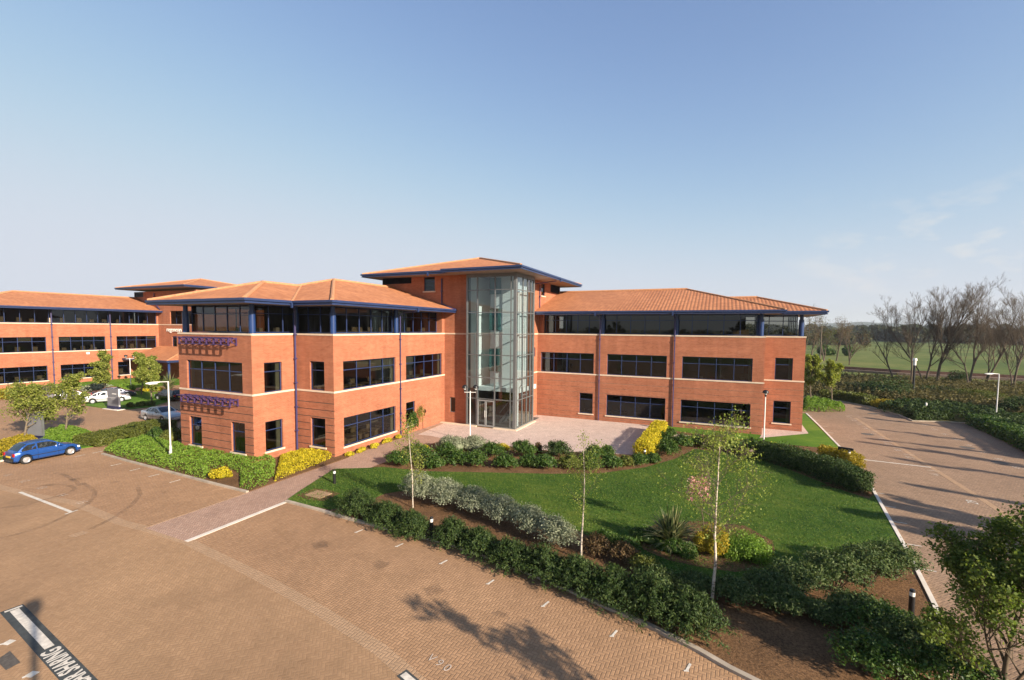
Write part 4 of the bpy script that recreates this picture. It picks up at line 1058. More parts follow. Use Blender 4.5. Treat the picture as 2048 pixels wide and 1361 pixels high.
# covers and skid marks
def cover(px, label, m, z=.012):
    o = sheet('drain_cover', [at2(*p) for p in px], z, m, None); return tag(o, label, 'drain cover')
cover(((20, 1303), (41, 1326), (12, 1342), (-8, 1322)), 'dark square drain cover set in the paving at the bottom left corner', MT['iron'])
cover(((135, 1073), (150, 1076), (180, 1066), (165, 1063)), 'pinkish oblong drain cover set in the open paving left of the footpath', MT['band'])
mb = MB(); c = at2(637, 992); mb.box(c[0]-.55, c[0]+.55, c[1]-.4, c[1]+.4, .05, .095); o = mb.build('drain_cover', MT['band']); tag(o, 'brick filled drain cover sunk in the lawn tip beside the footpath', 'drain cover')
sheet('bare_patch', [(c[0]-.95, c[1]-.55), (c[0]+.2, c[1]-.75), (c[0]+.95, c[1]-.5), (c[0]+.9, c[1]+.6), (c[0]-.1, c[1]+.72), (c[0]-.9, c[1]+.55)], .067, MT['soil'])
for px in ((1745, 828), (1935, 896), (2000, 926), (1735, 869)):
    c = at2(*px); mb = MB(); mb.lathe([(.01, .014), (.42, .014), (.45, .008)], 20, (c[0], c[1], 0)); o = mb.build('drain_cover', MT['iron'])
    tag(o, {1745: 'round iron cover in the road near the far clipped hedges', 1935: 'round iron cover in the road behind the shadowed bay numbers', 2000: 'round iron cover in the road closest to the right edge', 1735: 'round iron cover in the road beside the lawn corner'}[px[0]], 'drain cover', 'round iron covers in the road')
def skid_mat():
    m, t, b = mat('tyre_rubber'); b.inputs['Base Color'].default_value = (.06, .045, .035, 1); b.inputs['Roughness'].default_value = .9
    tp = N(t, 'ShaderNodeBsdfTransparent'); mx_ = N(t, 'ShaderNodeMixShader')
    t.links.new(ramp(t, noise(t, objco(t), .9, 5), [(.35, (.02,)*3), (.7, (.27,)*3)]), mx_.inputs[0]); t.links.new(tp.outputs[0], mx_.inputs[1]); t.links.new(b.outputs[0], mx_.inputs[2])
    t.links.new(mx_.outputs[0], t.nodes['Material Output'].inputs[0]); return m
MT['skid'] = skid_mat()
for k, L in enumerate((((0, 1078), (40, 1068), (90, 1052), (140, 1028), (175, 1008), (188, 995), (190, 985), (180, 975), (165, 967)), ((55, 975), (90, 971), (120, 970), (145, 974), (150, 979), (140, 986), (125, 992)), ((110, 946), (130, 951), (150, 962), (160, 972)),
             ((180, 1060), (230, 1035), (265, 1010), (280, 990), (276, 975)), ((5, 1016), (50, 1012), (90, 1000), (130, 990)))):
    strip('tyre_mark', [at2(*p) for p in L], .2, .0095, .0135+.0004*k, MT['skid'])
ro = random.Random(4)
for k, (u, v) in enumerate(((230, 965), (330, 985), (150, 960), (760, 1130), (870, 1180), (1000, 1230), (640, 1090), (420, 1030), (1690, 1000), (1760, 940))):
    c = at2(u, v); rr = ro.uniform(.18, .42)
    sheet('oil_stain', [(c[0]+rr*(1+.35*ro.uniform(-1, 1))*math.cos(a*.45), c[1]+rr*.8*(1+.35*ro.uniform(-1, 1))*math.sin(a*.45)) for a in range(14)], .0098+.0003*k, MT['skid'])
# rusted moss line along the kerbs is left to the noise of the paving
# ================================================================== vegetation
def proj(p):
    d = np.array(p, float)-CAM; z = d@_f
    return 1024+F_PX*(d@_r)/z, PY_PX-F_PX*(d@_u)/z
def height_to(base, ytop):
    lo, hi = base[2], 60.0
    for _ in range(50):
        m = (lo+hi)/2
        if proj((base[0], base[1], m))[1] > ytop: lo = m
        else: hi = m
    return lo-base[2]
def width_px(base, npx):
    d = (np.array(base)-CAM)@_f; return npx*d/F_PX

def unit(a): return a/np.maximum(np.linalg.norm(a, axis=1, keepdims=True), 1e-9)
def leaf_quads(C, out, ln, wd, g, droop=0.0, jit=.9):
    """one folded diamond per leaf"""
    n = len(C)
    nr = unit(g.normal(size=(n, 3))*jit+out)
    t = unit(np.cross(nr, g.normal(size=(n, 3)))); t[:, 2] -= droop; t = unit(t)
    b = np.cross(nr, t)
    s = (.7+.6*g.random((n, 1)))
    L, W = ln*s, wd*s
    V = np.stack([C-t*L/2, C+b*W/2+nr*W*.12, C+t*L/2, C-b*W/2+nr*W*.12], 1).reshape(-1, 3)
    return V, np.arange(4*n).reshape(n, 4)
def cat_vf(parts):
    Vs, Fs, o = [], [], 0
    for V, F in parts: Vs.append(V); Fs.append(F+o); o += len(V)
    return np.concatenate(Vs), np.concatenate(Fs)
def tubes(p0, p1, r0, r1, n):
    p0, p1 = np.asarray(p0, float), np.asarray(p1, float); r0, r1 = np.asarray(r0, float), np.asarray(r1, float)
    d = unit(p1-p0); ref = np.where(np.abs(d[:, 2:3]) > .9, np.array([[1., 0, 0]]), np.array([[0, 0, 1.]]))
    a = unit(np.cross(d, ref)); b = np.cross(d, a); m = len(p0)
    ang = 2*math.pi*np.arange(n)/n; c, s = np.cos(ang), np.sin(ang)
    ring = a[:, None]*c[None, :, None]+b[:, None]*s[None, :, None]
    A = p0[:, None]+ring*r0[:, None, None]; Bq_ = p1[:, None]+ring*r1[:, None, None]
    V = np.concatenate([A, Bq_], 1).reshape(-1, 3)
    k = np.arange(n); f = np.stack([k, (k+1) % n, (k+1) % n+n, k+n], 1)
    F = (f[None]+(np.arange(m)*2*n)[:, None, None]).reshape(-1, 4)
    return V, F
def sph(c, r, n=10, m=7):
    V, F = [], []
    for i in range(m+1):
        th = math.pi*i/m
        for k in range(n): V.append((c[0]+r[0]*math.sin(th)*math.cos(2*math.pi*k/n), c[1]+r[1]*math.sin(th)*math.sin(2*math.pi*k/n), c[2]+r[2]*math.cos(th)))
    for i in range(m):
        for k in range(n): F.append((i*n+k, i*n+(k+1) % n, (i+1)*n+(k+1) % n, (i+1)*n+k))
    return np.array(V), np.array(F)

def shrub_mesh(rx, ry, h, n, ln, wd, g, lumps=9, spread=.62, droop=0.0, shell=.55, upright=0.0):
    """leaves packed in overlapping clumps over a low dome"""
    th = g.random(lumps)*2*math.pi; el = np.arcsin(g.random(lumps)*.95)
    cc = np.stack([np.cos(th)*np.cos(el)*spread, np.sin(th)*np.cos(el)*spread, .18+np.sin(el)*spread*.72], 1)
    cc[0] = (0, 0, .45)
    lr = .20+.24*g.random(lumps); lr[0] = .5
    k = g.choice(lumps, n, p=lr**2/np.sum(lr**2))
    d = unit(g.normal(size=(n, 3))); rr = (shell+(1-shell)*g.random((n, 1))**.6)
    C = cc[k]+d*rr*lr[k][:, None]
    C[:, 2] = np.abs(C[:, 2]-.02)+.02
    sc_ = np.array([rx, ry, h]); C = C*sc_/np.array([1., 1., 1.02])
    o = unit(d/sc_+np.array([0, 0, .35+upright]))
    parts = [leaf_quads(C, o*1.2, ln, wd, g, droop)]
    parts.append(sph((0, 0, h*.28), (rx*.5, ry*.5, h*.30)))
    return cat_vf(parts)

def spray_mesh(rx, ry, h, n, ln, wd, g, arch=.55, start=.3, per=34, fuzz=.05, droop=.3):
    """many bowed shoots rising from the foot, each set with leaves"""
    ns = max(12, n//per); a = g.random(ns)*2*math.pi; rch = np.sqrt(g.random(ns))*(.86+.28*g.random(ns)); top = (1-arch*rch**2)*(.78+.34*g.random(ns))
    e = np.stack([np.cos(a)*rch*rx, np.sin(a)*rch*ry, h*top], 1)
    c = np.stack([np.cos(a)*rch*rx*.38, np.sin(a)*rch*ry*.38, h*top*(.85+.35*arch)], 1)
    b = np.stack([np.cos(a)*rx*.12, np.sin(a)*ry*.12, np.zeros(ns)], 1)
    k = np.repeat(np.arange(ns), per); t = (start+(1-start)*g.random((len(k), 1))**.8)
    C = b[k]*(1-t)**2+2*c[k]*t*(1-t)+e[k]*t*t; tan = unit(2*(c[k]-b[k])*(1-t)+2*(e[k]-c[k])*t)
    C = C+g.normal(size=C.shape)*fuzz; C[:, 2] = np.maximum(C[:, 2], .02)
    o = unit(np.stack([C[:, 0]/rx, C[:, 1]/ry, np.full(len(C), .9)], 1))
    return cat_vf([leaf_quads(C, o, ln, wd, g, droop, .8)]), (b, c, e)

def shrub(name, label, base, rx, ry, h, mt, n=2600, ln=.10, wd=.055, seed=0, cat='shrub', group=None, rz=0.0, **kw):
    g = np.random.default_rng(seed+101)
    if kw.get('spray'):
        kw.pop('spray'); (V, F), _ = spray_mesh(rx, ry, h, n, ln, wd, g, **kw)
    else: V, F = shrub_mesh(rx, ry, h, n, ln, wd, g, **kw)
    if rz:
        c, s = math.cos(rz), math.sin(rz); V = np.stack([V[:, 0]*c-V[:, 1]*s, V[:, 0]*s+V[:, 1]*c, V[:, 2]], 1)
    o = mesh_np(name, V, F, MT[mt]); o.location = base
    return tag(o, label, cat, group)

def hedge(name, label, pts, wdt, h, mt, n, ln, wd, seed, cat='hedge', group=None, z=.05, rough=.06, base0=None):
    """clipped hedge swept along a line, leaves on top and sides over a solid twiggy core"""
    g = np.random.default_rng(seed+500)
    P = [np.array(p[:2]) for p in pts]; seg = [np.linalg.norm(P[i+1]-P[i]) for i in range(len(P)-1)]; T = sum(seg)
    cum = np.concatenate([[0], np.cumsum(seg)])
    u = g.random(n)*T; idx = np.clip(np.searchsorted(cum, u)-1, 0, len(seg)-1)
    A = np.stack(P)[idx]; Bd = np.stack(P)[idx+1]; d = (Bd-A)/np.array(seg)[idx][:, None]
    pos = A+d*(u-cum[idx])[:, None]; nv = np.stack([-d[:, 1], d[:, 0]], 1)
    per = g.random(n)*(2*h+wdt)
    v = np.where(per < h, -wdt/2, np.where(per < h+wdt, per-h-wdt/2, wdt/2))
    zz = np.where(per < h, per, np.where(per < h+wdt, h, per-h-wdt))
    top = (per >= h) & (per < h+wdt)
    und = .5*np.sin(u*1.9+seed)+.3*np.sin(u*4.7+2*seed)+.2*np.sin(u*9.1)
    nn = np.zeros((n, 3)); nn[:, :2] = nv*np.where(top, 0, np.sign(v))[:, None]; nn[:, 2] = np.where(top, 1, .25)
    e = g.normal(size=n)*rough
    # round the shoulders
    sh = np.clip((zz/h-.72)/.28, 0, 1)**2*.12*wdt
    v = np.where(top, v*.93, v-np.sign(v)*sh)+np.where(top, 0, np.sign(v)*(e+und*rough))
    zz = zz+np.where(top, e+und*rough*1.5-np.abs(v/wdt*2)**4*.12*h, 0)
    C = np.stack([pos[:, 0]+nv[:, 0]*v, pos[:, 1]+nv[:, 1]*v, np.maximum(zz, .03)+z], 1)
    # ends
    m = int(n*wdt/(T+wdt)*.5)
    parts = []
    for (p, s_) in ((P[0], -1), (P[-1], 1)):
        dd = (P[1]-P[0] if s_ < 0 else P[-1]-P[-2]); dd = dd/np.linalg.norm(dd)*s_; nz_ = np.array([-dd[1], dd[0]])
        a = (g.random(m)-.5)*wdt*.95; b = g.random(m)*h*.97; ee = g.normal(size=m)*rough
        Ce = np.stack([p[0]+dd[0]*ee+nz_[0]*a, p[1]+dd[1]*ee+nz_[1]*a, b+z+.03], 1)
        parts.append(leaf_quads(Ce, np.array([[dd[0], dd[1], .3]]), ln, wd, g))
    org = np.array([P[0][0], P[0][1], 0.0])
    parts.append(leaf_quads(C, nn*1.1, ln, wd, g))
    q0, q1 = [], []
    for i in range(len(P)-1):
        q0.append((*P[i], z+h*.42)); q1.append((*P[i+1], z+h*.42))
    V, F = tubes(q0, q1, [wdt*.40]*len(q0), [wdt*.40]*len(q0), 8); V[:, 2] = z+(V[:, 2]-z-h*.42)*(h*.42/(wdt*.40))+h*.42
    parts.append((V, F))
    V, F = cat_vf(parts)
    o = mesh_np(name, V-org, F, MT[mt]); o.location = org
    return tag(o, label, cat, group)

def inside(poly, x, y):
    r = np.zeros(len(x), bool); j = len(poly)-1
    for i in range(len(poly)):
        xi, yi = poly[i]; xj, yj = poly[j]
        c = ((yi > y) != (yj > y)) & (x < (xj-xi)*(y-yi)/(yj-yi+1e-12)+xi); r ^= c; j = i
    return r
def cover_bed(name, label, poly, h, mt, n, ln, wd, seed, cat='ground cover', z=.05, bumps=.35, kind=None):
    """low planting filling an outline: a bumpy leafy quilt"""
    g = np.random.default_rng(seed+900)
    A = np.array(poly); lo, hi = A.min(0), A.max(0); X = np.zeros(0); Y = np.zeros(0)
    while len(X) < n:
        x = lo[0]+(hi[0]-lo[0])*g.random(n); y = lo[1]+(hi[1]-lo[1])*g.random(n); k = inside(poly, x, y); X = np.concatenate([X, x[k]]); Y = np.concatenate([Y, y[k]])
    X, Y = X[:n], Y[:n]
    dist = np.full(n, 1e9)
    for i in range(len(poly)):
        a, b = np.array(poly[i]), np.array(poly[(i+1) % len(poly)]); e = b-a; t = np.clip(((X-a[0])*e[0]+(Y-a[1])*e[1])/(e@e), 0, 1)
        dist = np.minimum(dist, np.hypot(X-a[0]-e[0]*t, Y-a[1]-e[1]*t))
    f = np.clip(dist/.45, 0, 1)**.5
    hh = h*f*(1+bumps*(.5*np.sin(X*2.3+seed)*np.sin(Y*2.7+1)+.5*np.sin(X*5.1+Y*3.3)*np.sin(Y*4.9-X*2)))
    C = np.stack([X, Y, z+hh*(.78+.3*g.random(n))], 1)
    o_ = np.stack([np.zeros(n), np.zeros(n), np.ones(n)], 1); parts = [leaf_quads(C, o_*.9, ln, wd, g, 0, .8)]
    org = np.array([A[:, 0].mean(), A[:, 1].mean(), 0]); V, F = cat_vf(parts)
    # underlying dark mat of stems
    o = mesh_np(name, V-org, F, MT[mt]); o.location = org
    return tag(o, label, cat, kind=kind)

# ---------------------------------------------------------------- trees
def grow(g, h, r0, lean=(0, 0), fork=.35, nb=9, spread=.55, depth=3, wob=.05, up=.25, first=.25, stems=1, ratio=.55, seglen=.5, top=1.0):
    """list of limb pieces (p0,p1,r0,r1,level) and twig tips of a branching tree of height h"""
    S, tips = [], []
    def limb(p, d, L, r, lev):
        k = max(2, int(L/seglen)) if lev < 2 else (3 if lev < depth else 2)
        pts = [p]; dd = d.copy()
        for i in range(k):
            dd = dd+g.normal(size=3)*wob*(1+lev*.8)+np.array([0, 0, up*.12*lev]); dd /= np.linalg.norm(dd)
            pts.append(pts[-1]+dd*L/k)
        for i in range(k):
            ra = r*(1-.82*i/k); rb = r*(1-.82*(i+1)/k)
            S.append((pts[i], pts[i+1], ra, rb, lev))
        if lev >= depth: tips.append((pts[-1], dd)); tips.append(((pts[-1]+pts[-2])/2, dd)); return
        m = nb if lev == 0 else max(3, int(nb*(.62 if lev == 1 else .5)))
        for j in range(m):
            f = (first if lev == 0 else .22)+(1-(first if lev == 0 else .22))*(j+g.random())/m
            f = min(f, .985); x = f*k; i = int(x); q = pts[i]+(pts[min(i+1, k)]-pts[i])*(x-i)
            ax = g.normal(size=3); ax -= ax@dd*dd; ax /= np.linalg.norm(ax)
            sp = spread*(.75+.5*g.random())
            nd = dd*math.cos(sp)+ax*math.sin(sp); nd[2] += up*.4; nd /= np.linalg.norm(nd)
            limb(q, nd, L*ratio*(1.12-.62*f)*(.75+.5*g.random()), r*(1-.8*f)*.55+.004, lev+1)
        tips.append((pts[-1], dd))
    for s in range(stems):
        d = np.array([lean[0]+(g.normal()*.14 if stems > 1 else 0), lean[1]+(g.normal()*.14 if stems > 1 else 0), 1.0]); d /= np.linalg.norm(d)
        limb(np.array([g.normal()*.1*(stems > 1), g.normal()*.1*(stems > 1), -.05]), d, h*top*(1 if s == 0 else .75+.25*g.random()), r0*(1 if s == 0 else .7), 0)
    return S, tips
def limbs_mesh(S, thin=.003):
    parts = []
    for lv, n in ((0, 8), (1, 5), (2, 4), (3, 3), (4, 3)):
        s = [x for x in S if x[4] == lv]
        if s: parts.append(tubes([x[0] for x in s], [x[1] for x in s], [max(x[2], thin) for x in s], [max(x[3], thin*.8) for x in s], n))
    return cat_vf(parts)
def crown_mesh(tips, per, rad, ln, wd, g, droop=0.0, flat=1.0):
    P = np.array([t[0] for t in tips]); k = np.repeat(np.arange(len(P)), per)
    d = unit(g.normal(size=(len(k), 3))); C = P[k]+d*rad*g.random((len(k), 1))**.5*np.array([1, 1, flat])
    if droop: C[:, 2] -= droop*g.random(len(k))*rad
    return leaf_quads(C, d*.4+np.array([0, 0, .5]), ln, wd, g, droop*.6)

def tree(name, label, base, h, seed, mt=None, bark='bark', per=6, rad=.25, ln=.12, wd=.08, group=None, cat='tree', droop=0.0, limb=None, clip=None, limbthin=1.0, **kw):
    g = np.random.default_rng(seed+3000)
    S, tips = grow(g, h, **kw)
    zmax = max(max(s[1][2] for s in S), .1); f = h/zmax
    S = [(a*f, b*f, r, q, l) for a, b, r, q, l in S]; tips = [(p*f, d) for p, d in tips]
    t = thing(name, label, cat, base, 0, group)
    if limb:
        V, F = limbs_mesh([x for x in S if x[4] == 0]); mesh_np('trunk', V, F, MT[bark], t, True)
        V, F = limbs_mesh([(a, b, r*limbthin, q*limbthin, l) for a, b, r, q, l in S if l > 0], .0025); mesh_np('branches', V, F, MT[limb], t, True)
    else:
        V, F = limbs_mesh(S); mesh_np('trunk', V, F, MT[bark], t, True)
    if mt:
        tp = [x for x in tips if clip is None or x[0][2] > clip*h]
        if tp:
            V, F = crown_mesh(tp, per, rad, ln, wd, g, droop); mesh_np('crown', V, F, MT[mt], t)
    return t

sh = lambda u, v: at(u, v, .05)
cover_bed('grass', None, [at2(*p) for p in lawn], .045, 'lf_lawn', 70000, .085, .020, 31, kind='stuff', z=.055, bumps=.5)
# --- front row along the car park kerb: dark arching shrubs
row = [((715, 1030), 1.05, .85, 1.15, 'dark arching shrub at the lawn tip end of the kerb row'),
       ((775, 1052), .95, .75, .95, 'dark arching shrub second from the lawn tip in the kerb row'),
       ((825, 1070), .75, .65, .85, 'dark arching shrub just left of the kerb row bollard'),
       ((905, 1088), .75, .70, .95, 'dark arching shrub just right of the kerb row bollard'),
       ((960, 1108), .80, .70, .85, 'dark arching shrub second to the right of the kerb row bollard'),
       ((1020, 1132), .85, .75, .95, 'dark arching shrub in the kerb row below the grey hedge'),
       ((1085, 1155), .85, .75, 1.0, 'dark arching shrub in the kerb row just left of the thin trunked middle birch'),
       ((1155, 1180), .85, .75, .95, 'dark arching shrub in the kerb row in front of the middle birch foot'),
       ((1225, 1205), .90, .80, 1.05, 'dark arching shrub in the kerb row right of the middle birch foot'),
       ((1300, 1232), .95, .80, 1.1, 'dark arching shrub second from the bare soil end of the kerb row'),
       ((1375, 1255), .95, .80, 1.1, 'dark arching shrub at the bare soil end of the kerb row, beside the white birch')]
for i, (p, rx, ry, h, lb) in enumerate(row):
    shrub('arching_shrub', lb, sh(*p), rx*1.46, ry*1.22, h*(.98+.2*((i*7) % 5)/5), 'lf_dark', 11000, .105, .027, i, group='dark arching shrubs along the kerb', spray=True, arch=.75, start=.25, per=40, fuzz=.045, droop=.55, rz=R(-18))
# --- grey leaved shrubs behind them
gr = [((838, 1003), .95, .80, 1.25, 'silver grey shrub at the path end of the grey hedge'), ((895, 1014), .95, .80, 1.15, 'silver grey shrub second from the path end of the grey hedge'),
      ((950, 1030), .90, .80, 1.10, 'silver grey shrub third from the path end of the grey hedge'), ((1005, 1050), .85, .75, 1.10, 'silver grey shrub in the right half of the grey hedge'),
      ((1058, 1070), .80, .70, 1.05, 'silver grey shrub second from the birch end of the grey hedge'), ((1112, 1094), .80, .70, 1.0, 'silver grey shrub with brown base at the birch end of the grey hedge')]
for i, (p, rx, ry, h, lb) in enumerate(gr):
    shrub('grey_shrub', lb, sh(*p), rx*1.38, ry*1.12, h*1.12, 'lf_grey', 8000, .075, .034, 40+i, group='silver grey shrubs of the long grey hedge', spray=True, arch=.42, start=.35, per=30, fuzz=.06, droop=-.3, rz=R(-25))
for i, (p, rx, h, mt, lb) in enumerate([((1195, 1110), .6, .75, 'lf_brown', 'brown leaved shrub right behind the middle birch trunk'), ((1245, 1125), .6, .7, 'lf_brown', 'brownish shrub second to the right of the middle birch trunk'),
        ((1290, 1150), .55, .65, 'lf_olive', 'olive shrub between the kerb row and the round island bed'), ((1210, 1085), .5, .45, 'lf_mid', 'low green plant on the lawn edge beside the grey hedge'),
        ((1255, 1098), .45, .4, 'lf_mid', 'low green plant on the lawn edge left of the island bed'), ((985, 1004), .5, .4, 'lf_mid', 'low green plant on the lawn edge behind the grey hedge middle'), ((925, 990), .45, .38, 'lf_mid', 'low green plant on the lawn edge behind the grey hedge path end')]):
    shrub('low_shrub', lb, sh(*p), rx*1.2, rx, h, mt, 2600, .09, .035, 60+i, spray=True, arch=.5, per=26, droop=-.2)
# --- upper bed in front of the paved court
up = [((800, 931), 1.0, .8, .85, 'lf_mid', 'rounded green shrub at the footpath end of the upper bed'), ((835, 925), 1.2, .9, 1.25, 'lf_mid', 'big light green shrub behind the thin left birch'),
      ((868, 937), .75, .65, .75, 'lf_mid', 'small green shrub at the lawn edge right of the thin left birch'), ((893, 918), .8, .7, 1.0, 'lf_mid', 'green shrub in front of the grey mound left part'),
      ((915, 930), .9, .75, .95, 'lf_mid', 'green shrub at the lawn edge below the grey mound'), ((950, 933), .85, .75, .95, 'lf_mid', 'green shrub at the lawn edge below the grey mound right end'),
      ((985, 915), .9, .75, .95, 'lf_mid', 'green shrub beside the small yellow flower clump'), ((1010, 936), .8, .7, .8, 'lf_mid', 'low green shrub at the lawn edge in front of the yellow flower clump'),
      ((1045, 915), 1.0, .8, 1.1, 'lf_mid', 'tall green shrub on the court edge right of the yellow flower clump'), ((1062, 933), .8, .7, .75, 'lf_mid', 'green shrub at the lawn edge left of the dark glossy shrub'),
      ((1090, 938), .75, .65, .85, 'lf_mid', 'dense green shrub at the lawn edge left of the bushy young birch'), ((1115, 915), 1.05, .85, 1.05, 'lf_dark', 'dark glossy shrub on the court edge left of the bushy young birch'),
      ((1140, 937), .85, .7, .75, 'lf_olive', 'olive shrub at the lawn edge under the bushy young birch'), ((1178, 938), .85, .7, .9, 'lf_mid', 'green shrub at the lawn edge right of the bushy young birch'),
      ((1188, 918), .7, .6, .85, 'lf_mid', 'green shrub on the court edge right of the bushy young birch'), ((1222, 936), .65, .55, .75, 'lf_mid', 'small green shrub midway between the young birch and the garden bollard'),
      ((1214, 915), .45, .4, .75, 'lf_mid', 'narrow green shrub poking over the court corner'), ((1250, 932), .5, .45, .55, 'lf_olive', 'smallest olive shrub left of the garden bollard'), ((1277, 929), .55, .5, .6, 'lf_mid', 'small green shrub touching the garden bollard'),
      ((1305, 926), .5, .45, .55, 'lf_mid', 'small green shrub right of the garden bollard'), ((1335, 912), .85, .75, 1.0, 'lf_mid', 'bushy green shrub at the near end of the golden hedge'), ((1330, 890), .8, .7, .9, 'lf_mid', 'bushy green shrub beside the middle of the golden hedge'),
      ((1363, 896), .8, .7, .95, 'lf_mid', 'green shrub second to the right of the golden hedge'), ((1393, 893), .65, .6, .8, 'lf_dark', 'dark green shrub third to the right of the golden hedge'), ((1340, 874), .45, .4, .6, 'lf_mid', 'small green shrub at the far end of the golden hedge'),
      ((1420, 897), .8, .7, .9, 'lf_olive', 'olive shrub behind the crown of the tall white birch'), ((1462, 903), .9, .75, .9, 'lf_mid', 'green shrub at the left end of the long right hedge'), ((1500, 903), .8, .7, .9, 'lf_mid', 'green shrub joining the long right hedge near the lantern post')]
for i, (p, rx, ry, h, mt, lb) in enumerate(up):
    shrub('rounded_shrub', lb, sh(*p), rx*1.12, ry*1.05, h*1.0, mt, 3600, .115, .058, 80+i, group='rounded shrubs of the upper bed', spray=True, arch=.5, start=.3, per=30, fuzz=.07, droop=.1)
shrub('grey_mound', 'largest silver green mound at the back of the upper bed', sh(908, 902), 1.55, 1.05, 1.2, 'lf_grey', 6500, .09, .05, 140, lumps=16)
shrub('grey_mound', 'second silver green mound, under the twin lantern post', sh(952, 898), 1.35, 1.0, 1.15, 'lf_grey', 5500, .09, .05, 141, lumps=16)
shrub('russet_shrub', 'russet tinted twiggy shrub on the court edge', sh(1076, 906), .55, .5, .85, 'lf_brown', 1400, .09, .05, 142)
shrub('yellow_flowers', 'small square clump of yellow flowers on the court edge', sh(1004, 901), .75, .45, .55, 'lf_yellow', 2000, .07, .05, 143, cat='flowers')
shrub('yellow_flowers', 'yellow flower clump behind the big light green shrub', sh(850, 903), .5, .4, .5, 'lf_yellow', 1000, .07, .05, 144, cat='flowers')
hedge('golden_hedge', 'clipped golden hedge along the right side of the paved court', [(18.75, -4.4), (18.85, .8), (18.9, 4.3)], 1.15, 1.0, 'lf_yellow', 9500, .10, .06, 1)
hedge('golden_hedge', 'low golden hedge strip behind the lantern post', [at(1440, 893), at(1500, 898), at(1580, 908)], .6, .45, 'lf_gold', 4200, .09, .05, 2)
hedge('golden_hedge', 'short golden topped hedge at the road end of the garden', [at(1640, 915), at(1690, 925), at(1712, 938)], .9, .75, 'lf_gold', 4200, .09, .05, 3)
hedge('dark_hedge', 'long dark green hedge across the top right of the lawn', [at(1520, 916), at(1590, 936), at(1660, 960), at(1722, 986)], 1.35, 1.05, 'lf_dark', 15000, .12, .05, 4, rough=.11)
for i, (p, rx, h) in enumerate((((1615, 920), .7, .7), ((1648, 932), .7, .75), ((1690, 945), .75, .7))):
    shrub('low_shrub', ('dark shrub between the two right hedges nearest the lantern post', 'dark shrub in the middle between the two right hedges', 'dark shrub between the two right hedges nearest the road')[i], sh(*p), rx, rx*.8, h, 'lf_dark', 2200, .11, .06, 150+i)
cover_bed('leaf_litter', None, [at2(*p) for p in ((1640, 975), (1700, 985), (1742, 998), (1735, 975), (1715, 965))], .12, 'lf_brown', 900, .12, .07, 70, kind='stuff')
# --- island bed
shrub('round_bush', 'bright green dome on the right of the island bed', at(1492, 1112, .07), 1.30, 1.15, 1.05, 'lf_bright', 9000, .075, .035, 160, lumps=18, spread=.5)
shrub('gold_bush', 'orange gold bush in the middle of the island bed', at(1423, 1105, .07), .85, .80, 1.25, 'lf_gold', 5200, .085, .035, 161, upright=.6)
shrub('low_shrub', 'dark green plant low on the left of the island bed', at(1300, 1085, .07), 1.0, .75, .6, 'lf_mid', 3800, .09, .04, 162)
shrub('low_shrub', 'dark green plant low at the foot of the spiky plant', at(1355, 1106, .07), .85, .65, .6, 'lf_mid', 3200, .09, .04, 163)
def strap_plant(label, base, h, n, seed, trunk=.55):
    g = np.random.default_rng(seed); t = thing('strap_leaf_plant', label, 'plant', base)
    mb = MB()
    for k in range(n):
        a = g.random()*2*math.pi; el = R(25+62*g.random()); L = h*(.65+.45*g.random()); wv = .045+.02*g.random()
        d = np.array([math.cos(a)*math.cos(el), math.sin(a)*math.cos(el), math.sin(el)]); sd_ = np.array([-math.sin(a), math.cos(a), 0]); p = np.array([math.cos(a)*.1, math.sin(a)*.1, trunk*g.random()]); pr = None
        for j in range(6):
            f = j/5; q_ = p+d*L*f+np.array([0, 0, -.45*L*f*f*math.cos(el)]); ww = wv*(1-f**3)*(.6+.4*math.sin(math.pi*min(f+.2, 1)))
            cur = (q_-sd_*ww, q_+sd_*ww)
            if pr: mb.poly([pr[0], pr[1], cur[1], cur[0]])
            pr = cur
    mb.build('leaves', MT['lf_strap'], t)
    mb = MB(); mb.tube([(.02, 0, -.05), (0, .02, trunk)], [.07, .05], 8); mb.build('stem', MT['kerb'], t)
    return t
strap_plant('spiky plant with long sword leaves on the left of the island bed', at(1342, 1094, .07), 1.45, 190, 5)
tree('blossom_tree', 'small tree with pink blossom behind the island bed', at(1408, 1072, .07), height_to(at(1408, 1072, .07), 955), 31, 'lf_pink', 'bark', 11, .17, .085, .07, r0=.03, nb=7, depth=2, spread=.6, first=.5, clip=.55)
# --- lower right shrubs on bare soil
lr = [((1470, 1205), .75, .6, .62, 'loose green shrub just right of the white birch foot'), ((1540, 1195), .8, .65, .72, 'loose green shrub second to the right of the white birch foot'), ((1600, 1185), .9, .75, .90, 'loose green shrub below the lawn middle, third from the white birch'),
      ((1665, 1180), .95, .8, 1.15, 'loose green shrub on bare stems left of the soil bed bollard'), ((1730, 1170), .95, .8, 1.2, 'loose green shrub on bare stems behind the soil bed bollard'), ((1785, 1155), .9, .8, 1.15, 'loose green shrub at the road kerb, topmost of the lower right bed'),
      ((1570, 1225), .65, .55, .65, 'smaller green shrub in front of the loose row'), ((1390, 1185), .65, .5, .52, 'green shrub just left of the white birch foot'), ((1310, 1170), .65, .5, .50, 'green shrub between the island bed and the kerb row'),
      ((1720, 1250), .8, .65, .8, 'blue green shrub in shade below the soil bed bollard'), ((1770, 1290), .9, .75, .95, 'blue green shrub in shade, second below the soil bed bollard'), ((1830, 1330), .95, .8, 1.05, 'blue green shrub in shade beside the leafy tree at the right edge'), ((1745, 1350), .9, .8, .9, 'blue green shrub in shade cut by the bottom edge of the photo'), ((1650, 1245), .45, .4, .5, 'smallest sprig of green on the bare soil left of the bollard'),
      ((1900, 1385), .9, .8, 1.0, 'blue green shrub under the leafy tree at the bottom right corner')]
